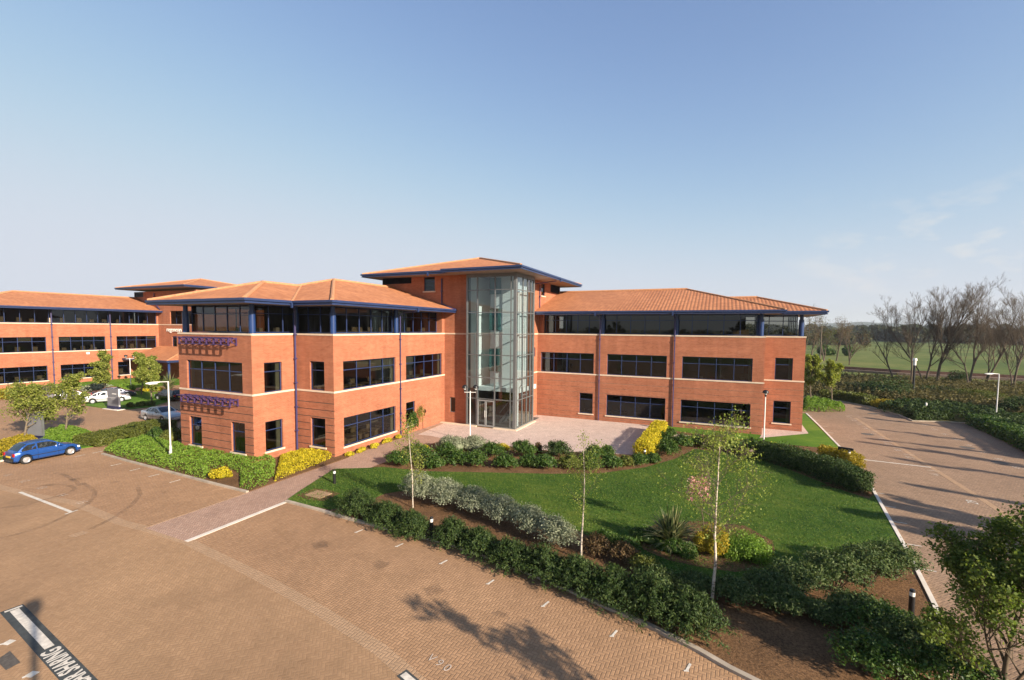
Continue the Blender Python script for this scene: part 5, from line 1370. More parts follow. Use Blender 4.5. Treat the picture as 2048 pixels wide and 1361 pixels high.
for i, (p, rx, ry, h, lb) in enumerate(lr):
    b = sh(*p); o = thing('loose_shrub', lb, 'shrub', b, 0, 'loose green shrubs of the lower right bed')
    g = np.random.default_rng(700+i); (V, F), (q0, qc, q1) = spray_mesh(rx*1.15, ry*1.05, h*1.02, 5600, .085, .042, g, arch=.32, start=.55, per=30, fuzz=.07, droop=-.1)
    mesh_np('foliage', V, F, MT['lf_sage' if i < 9 or i % 2 else 'lf_mid'], o)
    q0, qc, q1 = q0[::5], qc[::5], q1[::5]; qm = .25*q0+.5*qc+.25*q1; m_ = len(q0)
    V, F = tubes(np.concatenate([q0, qm]), np.concatenate([qm, q1]), [.012]*m_+[.008]*m_, [.008]*m_+[.003]*m_, 4); mesh_np('stems', V, F, MT['bark'], o)
# --- left bed
bedL = [at2(*p) for p in ((207, 905), (250, 919), (300, 932), (360, 948), (412, 962), (425, 945), (455, 938), (480, 950), (480, 978), (500, 982), (530, 972), (548, 955), (552, 925), (540, 917), (500, 918), (440, 906), (375, 895), (350, 893), (322, 884), (290, 880), (225, 893))]
cover_bed('ground_cover', 'bright green ground cover bed around the left lamp post', bedL, .42, 'lf_bright', 26000, .10, .05, 1)
cover_bed('ground_cover', 'yellow flowering ground cover bed beside the footpath', [at2(*p) for p in ((548, 966), (600, 945), (650, 925), (668, 914), (640, 905), (600, 908), (560, 915), (556, 935))], .38, 'lf_yellow', 12000, .075, .05, 2, cat='flowers')
shrub('yellow_bush', 'round bright yellow bush at the kerb of the left bed', sh(442, 957), .72, .62, .68, 'lf_yellow', 4200, .075, .05, 170, lumps=14)
for i, (p, rx, ry, h) in enumerate((((700, 913), .45, .3, .35), ((723, 905), .5, .3, .4), ((748, 897), .6, .3, .4), ((775, 886), .55, .3, .42), ((797, 878), .4, .28, .38))):
    x, y, z = at(*p); shrub('yellow_flowers', ('lowest', 'second lowest', 'middle', 'second highest', 'highest')[i]+' of the yellow flower clumps along the brick wall', (max(x, .33), y, .02), rx, ry, h, 'lf_yellow', 1500, .07, .05, 175+i, cat='flowers', group='yellow flower clumps along the wall', rz=R(90))
shrub('variegated_shrub', 'pale leaved shrub against the left end of the near office', sh(345, 883), 1.0, .8, 1.15, 'lf_olive', 3600, .11, .06, 181)
shrub('variegated_shrub', 'pale leaved shrub behind the left lamp post', sh(312, 880), 1.1, .8, 1.1, 'lf_mid', 3600, .11, .06, 182)
hedge('clipped_hedge', 'wide clipped olive hedge behind the blue car and the left lamp post', [at(172, 893), at(225, 882), at(275, 868), at(330, 856)], 2.6, .65, 'lf_olive', 17000, .10, .05, 6, rough=.05)
cover_bed('ground_cover', 'bright green planting around the two trees beside the blue car', [at2(*p) for p in ((78, 893), (130, 893), (178, 884), (186, 868), (150, 858), (120, 858), (95, 866), (80, 872))], .35, 'lf_bright', 9000, .10, .05, 3)
cover_bed('ground_cover', 'yellow green planting along the left edge beyond the blue car', [at2(*p) for p in ((-60, 945), (0, 918), (70, 900), (78, 876), (40, 876), (-60, 905))], .35, 'lf_gold', 9000, .11, .05, 4)
# climber by the small window
cl_ = cover_bed('wall_climber', 'leafy climber in front of the small ground floor window', [(.03, -5.7), (.45, -5.7), (.45, -4.6), (.03, -4.6)], 2.1, 'lf_mid', 1600, .12, .07, 9, cat='climber', bumps=.1, z=.3)
shrub('thin_shrub', 'thin yellow green sapling beside the small ground floor window', at(842, 862), .40, .40, 2.2, 'lf_spring', 560, .09, .05, 190, spray=True, arch=.2, start=.3, per=16, fuzz=.08)
# --- birches
b1_ = at(1424, 1205, .05)
tree('birch_tree', 'tallest birch with a white trunk, in the lower right bed', b1_, height_to(b1_, 815), 12, 'lf_birch', 'birch', 1, .30, .062, .046, limb='twig', limbthin=.6, r0=.052, nb=18, depth=3, spread=.85, first=.36, up=.22, ratio=.40, droop=1.0, lean=(.03, .02), wob=.04, clip=.30)
b2_ = at(1162, 1120, .05)
tree('birch_tree', 'bushy topped slender birch growing between the kerb row and the grey hedge', b2_, height_to(b2_, 868), 13, 'lf_birch', 'birch', 6, .26, .055, .042, limb='twig', limbthin=.5, r0=.042, nb=15, depth=2, spread=.75, first=.40, up=.15, ratio=.30, droop=1.0, wob=.035, clip=.4)
b3_ = at(826, 1016, .05)
tree('birch_tree', 'thinnest birch with sparse yellow leaves, at the path end of the grey hedge', b3_, height_to(b3_, 822), 14, 'lf_spring', 'birch', 5, .30, .075, .05, limb='twig', limbthin=.6, r0=.030, nb=14, depth=2, spread=.7, first=.26, up=.25, ratio=.27, droop=.8, wob=.03, clip=.25)
# --- leafy tree at the right edge
rt = at(2002, 1425)
tree('leafy_tree', 'leafy young tree cut by the right edge of the photo', rt, height_to(rt, 972), 24, 'lf_fresh', 'bark', 8, .22, .08, .052, r0=.065, nb=18, depth=3, spread=.74, first=.08, up=.5, ratio=.52, wob=.06)
# ================================================================== cars
def car_paint(name, col, metal=.35, rough=.28):
    m, t, b = mat(name); n = noise(t, objco(t), 2.0, 3)
    t.links.new(ramp(t, n, [(.3, tuple(c*.9 for c in col)), (.7, tuple(min(1, c*1.08) for c in col))]), b.inputs['Base Color'])
    b.inputs['Metallic'].default_value = metal; b.inputs['Roughness'].default_value = rough
    b.inputs['Coat Weight'].default_value = .6; b.inputs['Coat Roughness'].default_value = .08
    return m
CARS = {
 'hatch': dict(L=3.72, W=1.60, wb=(.62, 3.06), belt=.90, roof=1.40, deck=[(0, .60), (.06, .86), (.30, .90), (2.62, .90), (2.80, .885), (3.35, .78), (3.60, .66), (3.70, .50), (3.72, .42)], gh=(.22, .80, 1.98, 2.76), door=((1.22, 2.35),)),
 'saloon': dict(L=4.45, W=1.72, wb=(.92, 3.56), belt=.93, roof=1.40, deck=[(0, .62), (.05, .88), (.15, .98), (.80, 1.0), (1.0, .93), (3.10, .93), (3.3, .92), (3.95, .80), (4.28, .68), (4.42, .52), (4.45, .42)], gh=(.72, 1.42, 2.42, 3.30), door=((1.35, 2.2), (2.2, 3.05))),
 'estate': dict(L=4.45, W=1.72, wb=(.92, 3.56), belt=.93, roof=1.42, deck=[(0, .60), (.05, .88), (.2, .93), (3.10, .93), (3.3, .92), (3.95, .80), (4.28, .68), (4.42, .52), (4.45, .42)], gh=(.12, .55, 2.42, 3.30), door=((1.35, 2.2), (2.2, 3.05))),
}
def make_car(name, label, kind, paint, loc, rz, scale=.92, group=None, plate='plate_y'):
    K = CARS[kind]; L, W = K['L'], K['W']/2; root = thing(name, label, 'car', loc, rz, group); root.scale = (scale,)*3
    dk = K['deck']; rw = .31
    def deck(x):
        for (a, za), (b, zb) in zip(dk[:-1], dk[1:]):
            if a <= x <= b: return za+(zb-za)*(x-a)/(b-a)
        return dk[-1][1]
    def low(x):
        z = .20+.06*max(0, 1-x/.25)+.05*max(0, 1-(L-x)/.3)
        for c in K['wb']:
            d = abs(x-c)
            if d < rw+.035: z = max(z, .29+math.sqrt(max(0, (rw+.035)**2-d*d)))
        return z
    def half(x): return W*(1-.13*max(0, 1-x/.45)**2-.16*max(0, 1-(L-x)/.7)**2)
    xs = sorted({*np.round(np.arange(0, L+.01, .07), 3), *[d[0] for d in dk]}); xs = [x for x in xs if x <= L]
    mb = MB(); rings = []
    for x in xs:
        w_, zl, zb = half(x), low(x), deck(x); zl = min(zl, zb-.12); s = zb-zl
        prof = [(.0, zl), (w_*.86, zl), (w_*.975, zl+min(.08, s*.2)), (w_, zl+s*.5), (w_*.985, zl+s*.78), (w_*.93, zl+s*.95), (w_*.82, zb), (w_*.40, zb+.025), (0, zb+.03)]
        full = [(-y, z) for y, z in prof[::-1][:-1]]+prof if False else prof+[(-y, z) for y, z in prof[-2:0:-1]]
        b0 = len(mb.v)
        for y, z in full: mb.v.append((x, y, z))
        rings.append((b0, len(full)))
    for (a, n), (b, _) in zip(rings[:-1], rings[1:]):
        for k in range(n): mb.f.append((a+k, b+k, b+(k+1) % n, a+(k+1) % n)); mb.uv.append([(0, 0)]*4); mb.mi.append(0)
    for b0, n in (rings[0], rings[-1]): mb.f.append(tuple(range(b0, b0+n))); mb.uv.append([(0, 0)]*n); mb.mi.append(0)
    # cabin
    g0, g1, g2, g3 = K['gh']; zb, zr = K['belt']-.01, K['roof']; wb_, wr = W*.90, W*.70
    st = [(g0, zb, wb_*.9), (g0+(g1-g0)*.5, zb+(zr-zb)*.58, (wb_*.9+wr)/2), (g1, zr-.04, wr*.96), ((g1+g2)/2, zr, wr), (g2, zr-.025, wr*.98), (g2+(g3-g2)*.5, zb+(zr-zb)*.52, (wb_+wr)/2), (g3, zb, wb_*.95)]
    top = [len(mb.v)+i for i in range(0)]
    def P_(i, f):   # across the cabin top
        x, z, w_ = st[i]; return (x, w_*f, z+.03*(1-f*f) if i in (2, 3, 4) else z+.02*(1-f*f))
    fs = (-1, -.55, 0, .55, 1)
    for i in range(6):
        for a, b in zip(fs[:-1], fs[1:]): mb.poly([P_(i, a), P_(i+1, a), P_(i+1, b), P_(i, b)])
    for s in (-1, 1):
        low_ = [(x, s*wb_*(.9 if i == 0 else .95 if i == 6 else 1), zb-.02) for i, (x, z, w_) in enumerate(st)]
        for i in range(6):
            mb.poly([low_[i], low_[i+1], P_(i+1, s), P_(i, s)])
    body = mb.build('body', paint, root, 38)
    # glazing just proud of the cabin
    def side(x, f, s):
        """point on the cabin side at station x, height fraction f"""
        for i in range(6):
            if st[i][0] <= x <= st[i+1][0]:
                u = (x-st[i][0])/(st[i+1][0]-st[i][0]); z1 = st[i][1]+(st[i+1][1]-st[i][1])*u; w1 = st[i][2]+(st[i+1][2]-st[i][2])*u; break
        w0 = wb_; z0 = zb-.02
        return (x, s*(w0+(w1-w0)*f+.006), z0+(z1-z0)*f)
    mb = MB()
    cuts = [g0+.16]+[d for dd in K['door'] for d in dd]+[g3-.14]; cuts = sorted(set(cuts))
    for s in (-1, 1):
        for a, b in zip(cuts[:-1], cuts[1:]):
            a2, b2 = a+.04, b-.04
            if b2-a2 < .15: continue
            xm = np.linspace(a2, b2, 5)
            def topf(x):
                zt_ = side(x, 1, s)[2]; return max(.10, min(.88, (zt_-zb-.05)/max(.03, zt_-zb+.02)))
            for x0_, x1_ in zip(xm[:-1], xm[1:]): mb.poly([side(x0_, .12, s), side(x1_, .12, s), side(x1_, topf(x1_), s), side(x0_, topf(x0_), s)])
    for (i, j) in ((0, 2), (6, 4)):
        A, Bc = st[i], st[j]; d = .008 if i else -.008
        def q(f, u, ):
            x = A[0]+(Bc[0]-A[0])*u; z = (st[1][1] if i == 0 else st[5][1]); m_ = st[1] if i == 0 else st[5]
            if u < .5: t = u*2; a_, b_ = A, m_
            else: t = u*2-1; a_, b_ = m_, Bc
            return (a_[0]+(b_[0]-a_[0])*t+d, (a_[2]+(b_[2]-a_[2])*t)*f, a_[1]+(b_[1]-a_[1])*t+.02*(1-f*f)+.012)
        for u0, u1 in ((.08, .5), (.5, .92)):
            for a, b in ((-.86, 0), (0, .86)): mb.poly([q(a, u0), q(b, u0), q(b, u1), q(a, u1)])
    mb.build('window', MT['glass_carbody'], root)
    mb = MB()
    for s in (-1, 1):
        for xd in sorted({d for dd in K['door'] for d in dd}): mb.box(xd-.006, xd+.006, s*half(xd)-.004, s*half(xd)+.004, .30, .86)
    mb.build('door_gap', MT['black'], root)
    for c in K['wb']:
        for s in (-1, 1):
            y = s*(W*.965-.10)
            def cyl(prof, m, nm, par):
                mb = MB(); n = 20; base = 0
                for r, yy in prof:
                    for k in range(n): mb.v.append((c+r*math.cos(2*math.pi*k/n), y+s*yy, .30+r*math.sin(2*math.pi*k/n)))
                for i in range(len(prof)-1):
                    for k in range(n): mb.f.append((i*n+k, i*n+(k+1) % n, (i+1)*n+(k+1) % n, (i+1)*n+k)); mb.uv.append([(0, 0)]*4); mb.mi.append(0)
                return mb.build(nm, m, par, 40)
            wl = cyl([(.02, -.09), (.27, -.09), (.30, -.06), (.30, .07), (.265, .095), (.20, .09)], MT['tyre'], 'wheel', root)
            cyl([(.205, .085), (.19, .10), (.15, .07), (.07, .075), (.05, .10), (.004, .102)], MT['alloy'], 'rim', wl)
    mb = MB(); mb.box(.2, L-.25, -W*.78, W*.78, .22, .50); mb.build('underbody', MT['black'], root)
    hx = L-.20
    for s in (-1, 1):
        mb = MB(); z = deck(hx)-.13; mb.box(hx-.10, hx+.10, s*(half(hx)*.80)-.15, s*(half(hx)*.80)+.15, z-.07, z+.06); mb.build('headlight', MT['clear_lens'], root)
        mb = MB(); mb.box(-.012, .14, s*(half(.06)*.84)-.10, s*(half(.06)*.84)+.115, .62, .82); mb.build('tail_light', MT['red_lens'], root)
        mb = MB(); mb.box(g3-.42, g3-.26, s*(W+.10)-.09, s*(W+.10)+.06, .93, 1.04); mb.build('mirror', paint, root)
        mb = MB(); mb.box(.5, L-.55, s*W-.004, s*W+.012, .50, .545); mb.build('side_strip', MT['black'], root)
    mb = MB(); mb.box(-.03, .0, -.26, .26, .52, .63); mb.build('number_plate', MT[plate], root)
    mb = MB(); mb.box(L-.01, L+.012, -.25, .25, .36, .46); mb.build('number_plate', MT['white'], root)
    for a_, b_, w_, z0_, z1_ in ((-.045, .02, .80, .30, .50), (L-.03, L+.02, .70, .26, .36)):
        mb = MB(); mb.box(a_, b_, -W*w_, W*w_, z0_, z1_); mb.build('bumper', MT['black'] if kind == 'hatch' else paint, root)
    return root
MT['glass_carbody'] = plain('dark_car_glass', (.012, .016, .018), .06, 0, .1, 2, .9)
PB = car_paint('blue_car_paint', (.012, .075, .30)); PS = car_paint('silver_car_paint', (.42, .43, .44), .5); PW = car_paint('pale_silver_paint', (.62, .62, .62), .4)
PG = car_paint('grey_car_paint', (.17, .16, .17), .4); PT = car_paint('bronze_car_paint', (.20, .165, .14), .4); PK = car_paint('black_car_paint', (.012, .012, .014), .2); PN = car_paint('navy_car_paint', (.02, .025, .05), .3)
def place_car(name, label, kind, paint, centre, deg, **kw):
    L = CARS[kind]['L']*kw.get('scale', .92); a = R(deg); return make_car(name, label, kind, paint, (centre[0]-math.cos(a)*L/2, centre[1]-math.sin(a)*L/2, 0.005), a, **kw)
place_car('parked_car', 'blue three door hatchback parked by the left edge', 'hatch', PB, (-16.88, -21.80), 93, scale=.90)
place_car('parked_car', 'silver saloon half hidden behind the clipped hedge and the near office', 'saloon', PS, (-23.5, -11.25), 2)
place_car('parked_car', 'pale silver saloon parked behind the grey sign', 'saloon', PW, (-39.9, -8.1), 64, group='cars before the far office')
place_car('parked_car', 'grey saloon seen from behind, left of the pale silver one', 'saloon', PG, (-45.0, -9.2), 64, group='cars before the far office')
place_car('parked_car', 'bronze grey estate car, leftmost before the far office', 'estate', PT, (-50.0, -8.6), 60, group='cars before the far office')
place_car('parked_car', 'dark navy saloon between the grey car and the pale silver one', 'saloon', PN, (-43.2, -5.9), 64, group='cars before the far office')
place_car('parked_car', 'black estate car with red tail lights in the shade beside the near office', 'estate', PK, (-35.6, -3.9), 178)

# ================================================================== street furniture
def bollard(label, p, h=.80, group='black garden bollards'):
    t = thing('bollard', label, 'bollard', p, 0, group); r = .075
    mb = MB(); mb.lathe([(r*1.25, 0), (r*1.25, .02), (r, .03), (r, h*.74)], 16); mb.build('post', MT['black'], t, 40)
    mb = MB(); mb.lathe([(r*.92, h*.74), (r*.92, h*.90)], 16); mb.build('lens', MT['white'], t, 40)
    mb = MB(); mb.lathe([(r, h*.90), (r*1.02, h*.93), (r*.85, h*.985), (.003, h)], 16); mb.build('cap', MT['black'], t, 40)
    return t
bollard('black bollard light between the footpath and the lawn tip', at(669, 968, .05))
bollard('black bollard light in the gap of the dark kerb row', at(863, 1073, .05), .84)
bollard('black bollard light nearest the camera, on bare soil by the right kerb', at(1822, 1230, .05), .82)
bollard('black bollard light at the near end of the golden court hedge', at(1289, 921, .05), .78)
bollard('black bollard light in the short golden topped hedge by the road', at(1697, 931, .05), 1.0)
def arm_lamp(label, p, h, ang, arm=.75):
    t = thing('street_lamp', label, 'street lamp', p, ang)
    mb = MB(); mb.tube([(0, 0, -.1), (0, 0, .9)], .075, 12); mb.tube([(0, 0, .9), (0, 0, 1.0), (0, 0, h)], [.075, .05, .042], 12); mb.build('post', MT['galv'], t, 40)
    mb = MB(); mb.tube([(0, 0, h-.03), (arm, 0, h+.01)], .028, 8); mb.build('arm', MT['galv'], t, 40)
    mb = MB(); mb.tube([(arm-.08, 0, h+.0), (arm+.05, 0, h+.0), (arm+.35, 0, h-.01), (arm+.62, 0, h-.03), (arm+.70, 0, h-.03)], [.04, .085, .11, .085, .03], 12); hd = mb.build('lamp_head', MT['white'], t, 40)
    for v in hd.data.vertices: v.co.z = h-.02+(v.co.z-h+.02)*.62
    mb = MB(); mb.box(arm+.08, arm+.55, -.07, .07, h-.10, h-.075); mb.build('lens', MT['clear_lens'], hd)
    mb = MB(); mb.box(-.02, .085, -.045, .045, .35, .62); mb.build('access_door', MT['galv'], t)
    return t
lp = at(342, 921, .05); arm_lamp('pale street lamp standing in the bright ground cover bed', lp, height_to(lp, 763), R(-92), .55)
lq = at(1991, 847, .03); arm_lamp('pale street lamp behind the right hand hedge', lq, height_to(lq, 748), R(-165), .5)
def dome(t, x, h, m):
    mb = MB(); mb.lathe([(.05, h-.16), (.09, h-.10), (.16, h+.02), (.155, h+.03)], 14, (x, 0, 0)); mb.build('lens', MT['clear_lens'], t, 40)
    mb = MB(); mb.lathe([(.215, h-.02), (.22, h+.03), (.19, h+.13), (.11, h+.20), (.005, h+.225)], 16, (x, 0, 0)); mb.lathe([(.06, h-.30), (.075, h-.16), (.04, h-.15)], 10, (x, 0, 0)); mb.build('lamp_shade', MT['black'], t, 40)
def lantern(label, p, h, twin, ang=0):
    t = thing('lantern_post', label, 'lantern post', p, ang)
    mb = MB(); mb.tube([(0, 0, -.1), (0, 0, h-.25)], [.05, .038], 10); mb.build('post', MT['white'], t, 40)
    if twin:
        mb = MB(); mb.tube([(-.42, 0, h-.35), (.42, 0, h-.35)], .022, 8); mb.tube([(-.42, 0, h-.37), (-.42, 0, h-.2)], .02, 6); mb.tube([(.42, 0, h-.37), (.42, 0, h-.2)], .02, 6); mb.build('cross_arm', MT['white'], t, 40)
        dome(t, -.42, h, 0); dome(t, .42, h, 0)
    else: dome(t, 0, h, 0)
    return t
q1_ = at(1527, 890, .05); lantern('single black domed lantern post before the right wing', q1_, height_to(q1_, 786), False)
q2_ = at(940, 882, .05); lantern('twin black domed lantern post before the glass tower', q2_, height_to(q2_, 776), True, R(25))
q3_ = at(262, 777); lantern('twin black domed lantern post before the far office', q3_, height_to(q3_, 713), True, R(60))
# signs
def totem(label, p, wdt, h, ang, lines=True):
    t = thing('sign_totem', label, 'sign', p, ang)
    mb = MB(); mb.box(-wdt/2, wdt/2, -.06, .06, .35, h); mb.build('panel', MT['silver_sign'], t)
    mb = MB(); mb.box(-wdt/2-.02, wdt/2+.02, -.09, .09, .06, .35); mb.build('base', MT['navy'], t)
    mb = MB(); mb.box(wdt/2, wdt/2+.05, -.07, .07, .35, h+.02); mb.build('edge_fin', MT['white' if lines else 'steel'], t)
    mb = MB(); mb.box(-wdt/2-.25, wdt/2+.3, -.4, .4, -.02, .06); mb.build('footing', MT['kerbpale'], t)
    if lines:
        mb = MB(); mb.box(-.12, .62, -.067, -.06, h*.74, h*.78); mb.build('white_stripe', MT['white'], t)
        mb = MB(); mb.box(-wdt/2+.1, .5, -.066, -.06, h*.56, h*.58); mb.box(-.3, .3, -.066, -.06, h*.50, h*.515); mb.build('lettering_line', MT['galv'], t)
    return t
ts_ = at(228, 819); totem('silver sign slab with navy foot beside the small lawn island', ts_, 2.0, height_to(ts_, 778), R(2))
tz_ = at(72, 880); totem('silver sign panel standing behind the leftmost tree', tz_, 1.5, 2.15, R(12), False)
# sign block, marker post, signal, pole
sb_ = at(1690, 925, .05); t = thing('low_sign', 'low black sign board above the short golden topped hedge', 'sign', (sb_[0], sb_[1], 0), R(-20))
mb = MB(); mb.box(-.42, .42, -.04, .04, .75, 1.05); mb.build('board', MT['black'], t)
mb = MB(); mb.tube([(-.3, 0, -.1), (-.3, 0, .76)], .025, 6); mb.tube([(.3, 0, -.1), (.3, 0, .76)], .025, 6); mb.build('legs', MT['black'], t)
mp_ = at(1851, 832, .03); mb = MB(); mb.lathe([(.09, 0), (.09, 1.28), (.07, 1.36), (.005, 1.38)], 12); o = mb.build('marker_post', MT['white'], None, 40); o.location = mp_; tag(o, 'short white post in the low hedge on the far side of the road', 'post')
sp_ = at(1825, 800, .03); t = thing('signal_post', 'dark post with a white lamp head in front of the bare trees', 'signal', sp_)
hs = height_to(sp_, 717); mb = MB(); mb.tube([(0, 0, -.1), (0, 0, hs-.55)], .13, 8); mb.build('post', MT['black'], t, 40)
mb = MB(); mb.tube([(0, 0, hs-.9), (0, 0, hs-.3)], .16, 10); mb.tube([(0, 0, hs-.3), (.0, 0, hs)], [.26, .2], 10); mb.build('lamp_head', MT['white'], t, 40)
up_ = at(1640, 728, 0); mb = MB(); mb.tube([(0, 0, -.2), (0, 0, height_to(up_, 652))], [.16, .11], 8); o = mb.build('utility_pole', MT['bark_pale'], None, 40); o.location = up_; tag(o, 'tall wooden pole beyond the railway, right of the near office', 'pole')
# roof aerial behind the left wing ridge
ta = thing('television_aerial', 'thin television aerial rising behind the left wing roof', 'aerial', (-10.2, 6.0, 10.2))
mb = MB(); mb.tube([(0, 0, 0), (0, 0, 4.75)], .02, 6); mb.build('mast', MT['steel'], ta)
mb = MB(); mb.tube([(-.5, -.1, 4.7), (.5, .1, 4.75)], .016, 5)
for k in range(8): mb.tube([(-.46+.13*k+.03, -.22, 4.71), (-.46+.13*k-.03, .22, 4.73)], .010, 4)
mb.build('boom', MT['steel'], ta)
# telescopic camera mast under the viewpoint: its shadow lies across the paving
tm = thing('camera_mast', 'telescopic mast with a small head, standing below the viewpoint', 'mast', (CAM[0]+.35, CAM[1]-.5, 0))
mb = MB()
for k in range(5): mb.tube([(0, 0, 1.7*k), (0, 0, 1.7*k+1.72)], .13-.015*k, 10)
mb.build('pole', MT['galv'], tm)
mb = MB(); mb.box(-.16, .16, -.2, .12, 8.4, 8.72); mb.build('head', MT['black'], tm)
for k in range(3):
    a = R(30+120*k); mb = MB(); mb.bar((0, 0, 1.2), (1.1*math.cos(a), 1.1*math.sin(a), .02), .06); mb.build('leg', MT['galv'], tm)

# ================================================================== more trees
def lt(label, px, ytop, seed, mt='lf_spring', wide=.5, group=None, **kw):
    b = at(*px); h = height_to(b, ytop); d = dict(r0=.05+.006*h, nb=14, depth=3, spread=wide*1.3, first=.20, up=.35, ratio=.42, wob=.05); d.update(kw)
    per = d.pop('per', 4)-1; return tree('young_tree', label, b, h, seed, mt, 'bark_pale', per, .30, d.pop('ln', .15), d.pop('wd', .10), group, 'tree', **d)
lt('leafy young tree on the left edge above the blue car roof', (50, 882), 765, 41, wide=.75, ratio=.58, nb=16, per=4)
lt('leafy young tree behind the blue car bonnet', (132, 868), 748, 42, wide=.60, ratio=.40, per=3)
lt('young tree growing right behind the silver sign slab', (212, 792), 703, 43, wide=.6, per=4, ln=.22, wd=.14)
lt('young tree left of two on the small lawn island', (283, 790), 706, 44, wide=.6, per=4, ln=.22, wd=.14)
lt('young tree right of two on the small lawn island', (303, 806), 716, 45, wide=.65, per=4, ln=.22, wd=.14)
lt('slender pale birch against the far office', (97, 778), 704, 46, wide=.45, per=2, ratio=.3, ln=.2, wd=.13)
lt('round headed young tree touching the right end of the near office', (1622, 805), 712, 47, 'lf_spring', wide=.55, per=4, ln=.24, wd=.15, ratio=.38, first=.34)
lt('round headed young tree standing free on the hedge island right of the near office', (1662, 812), 722, 48, 'lf_spring', wide=.6, per=4, ln=.22, wd=.14, ratio=.40, first=.34)
strap_plant('spiky palm like plant before the far office entrance canopy', at(338, 785), 2.6, 110, 8, 1.0)
for i, (p, rx, h, mt, lb) in enumerate([((300, 782), 1.6, .7, 'lf_yellow', 'yellow bush before the far office entrance'), ((248, 783), 2.2, 1.0, 'lf_bright', 'wide light green bush left of the far twin lantern'), ((195, 781), 3.0, .9, 'lf_grey', 'long pale shrub behind the pale silver car'), ((120, 786), 3.2, .8, 'lf_olive', 'olive shrub behind the bronze grey car'), ((20, 795), 3.0, 1.1, 'lf_gold', 'golden green shrub at the left edge before the far office')]):
    x, y, z = at(*p); shrub('border_shrub', lb, (x, y, .05), rx, rx*.8, h, mt, 3000, .22, .12, 210+i)
for i, px in enumerate((262, 282, 303)): shrub('small_shrub', ('left', 'middle', 'right')[i]+' of three small tufted shrubs on the lawn island edge', at(px, 815-i*2, .06), .55, .5, .6, 'lf_olive', 900, .12, .06, 220+i, group='tufted shrubs of the lawn island')
cover_bed('ground_cover', 'bright green planting under the two round headed trees right of the near office', [at2(*p) for p in ((1606, 825), (1689, 825), (1690, 815), (1650, 806), (1607, 800))], .55, 'lf_bright', 9000, .16, .08, 11)
# ------------------------------------------------ hedges across the road
hedge('clipped_hedge', 'clipped hedge at the far bend of the road', [at(1640, 797), at(1690, 801), at(1742, 811)], 2.0, 1.0, 'lf_olive', 6000, .2, .1, 12)
shrub('clipped_bush', 'clipped golden bush ending the far bend hedge', at(1770, 815, .03), 1.7, 1.2, 1.1, 'lf_gold', 3000, .15, .08, 231, lumps=14)
cover_bed('ground_cover', 'dark green creeping cover between the road and the scrub', [at2(*p) for p in ((1752, 822), (1800, 831), (1826, 841), (1905, 843), (1945, 846), (1990, 862), (2048, 888), (2110, 915), (2110, 868), (2048, 852), (1990, 832), (1900, 820), (1800, 812))], .9, 'lf_dark', 20000, .22, .10, 13)
hedge('clipped_hedge', 'low clipped hedge around the white post across the road', [at(1820, 838), at(1855, 839), at(1890, 838)], 1.4, .7, 'lf_dark', 3600, .16, .08, 14)
hedge('clipped_hedge', 'dark hedge along the kerb at the right edge', [at(1960, 852), at(2010, 872), at(2048, 890), at(2120, 925)], 2.0, 1.0, 'lf_mid', 9000, .18, .09, 15)
for i, (p, rx, h, mt, lb) in enumerate([((1770, 800), 3.4, 3.3, 'lf_dark', 'big glossy dark bush with pale flowers below the leaning bare tree'), ((1740, 793), 2.2, 2.4, 'lf_dark', 'dark bush left of the big glossy bush'), ((1700, 790), 2.6, 2.0, 'lf_wood', 'brown green bush above the far bend hedge'), ((1650, 785), 2.6, 1.9, 'lf_wood', 'brown green bush behind the two round headed trees'),
        ((1850, 795), 2.4, 1.8, 'lf_dark', 'dark bush at the foot of the signal post'), ((1890, 800), 2.8, 2.0, 'lf_wood', 'brown green bush under the tallest bare tree'), ((1940, 806), 3.0, 2.0, 'lf_olive', 'olive bush left of the right street lamp'), ((1985, 815), 2.8, 1.9, 'lf_olive', 'olive bush just behind the right street lamp'), ((2040, 835), 2.3, 2.6, 'lf_dark', 'dark bush on the right edge behind the street lamp'), ((2046, 850), 1.2, 1.2, 'lf_mid', 'small paler bush at the right edge in front of the dark bush'), ((1915, 775), 2.0, 3.0, 'lf_dark', 'ivy dark bush at the foot of the tallest bare tree')]):
    x, y, z = at(*p, .03); shrub('scrub_bush', lb, (x, y, .03), rx, rx*.8, h, mt, 4200, .2, .09, 240+i, lumps=14, spread=.64)
g = np.random.default_rng(77); sx = []
A_ = np.array([at2(*p) for p in ((1600, 796), (1700, 800), (1800, 812), (1900, 820), (2000, 834), (2100, 866), (2160, 800), (2100, 786), (1900, 772), (1750, 763), (1600, 757))])
cover_bed('undergrowth', None, [tuple(a) for a in A_], 0.95, 'lf_scrub', 60000, .38, .10, 16, kind='stuff', bumps=.9)
# ------------------------------------------------ bare trees along the railway
def bt(label, px, ytop, seed, lean=(0, 0), stems=1, r0=.2, **kw):
    b = at(*px); h = height_to(b, ytop); d = dict(nb=14, depth=4, spread=.56, first=.26, up=.46, ratio=.53, wob=.06, seglen=1.0); d.update(kw)
    return tree('bare_tree', label, b, h, seed, None, 'twig', r0=r0*.85, lean=lean, stems=stems, group='bare trees along the railway', cat='tree', **d)
bt('tallest bare tree with a broad crown, centre of the right hand group', (1872, 778), 551, 51, (.07, .03), 1, .27, nb=15, ratio=.58)
bt('bare tree with two thin leaning stems left of the tallest one', (1849, 775), 572, 52, (-.05, 0), 2, .19)
bt('leftmost tall bare tree, with a straight stem behind the signal post', (1822, 778), 583, 53, (-.04, 0), 1, .17)
bt('bare tree leaning right, first to the right of the tallest one', (1938, 785), 575, 54, (.09, .0), 2, .2)
bt('bare tree leaning right behind the right street lamp', (1965, 778), 566, 55, (.13, .0), 2, .2)
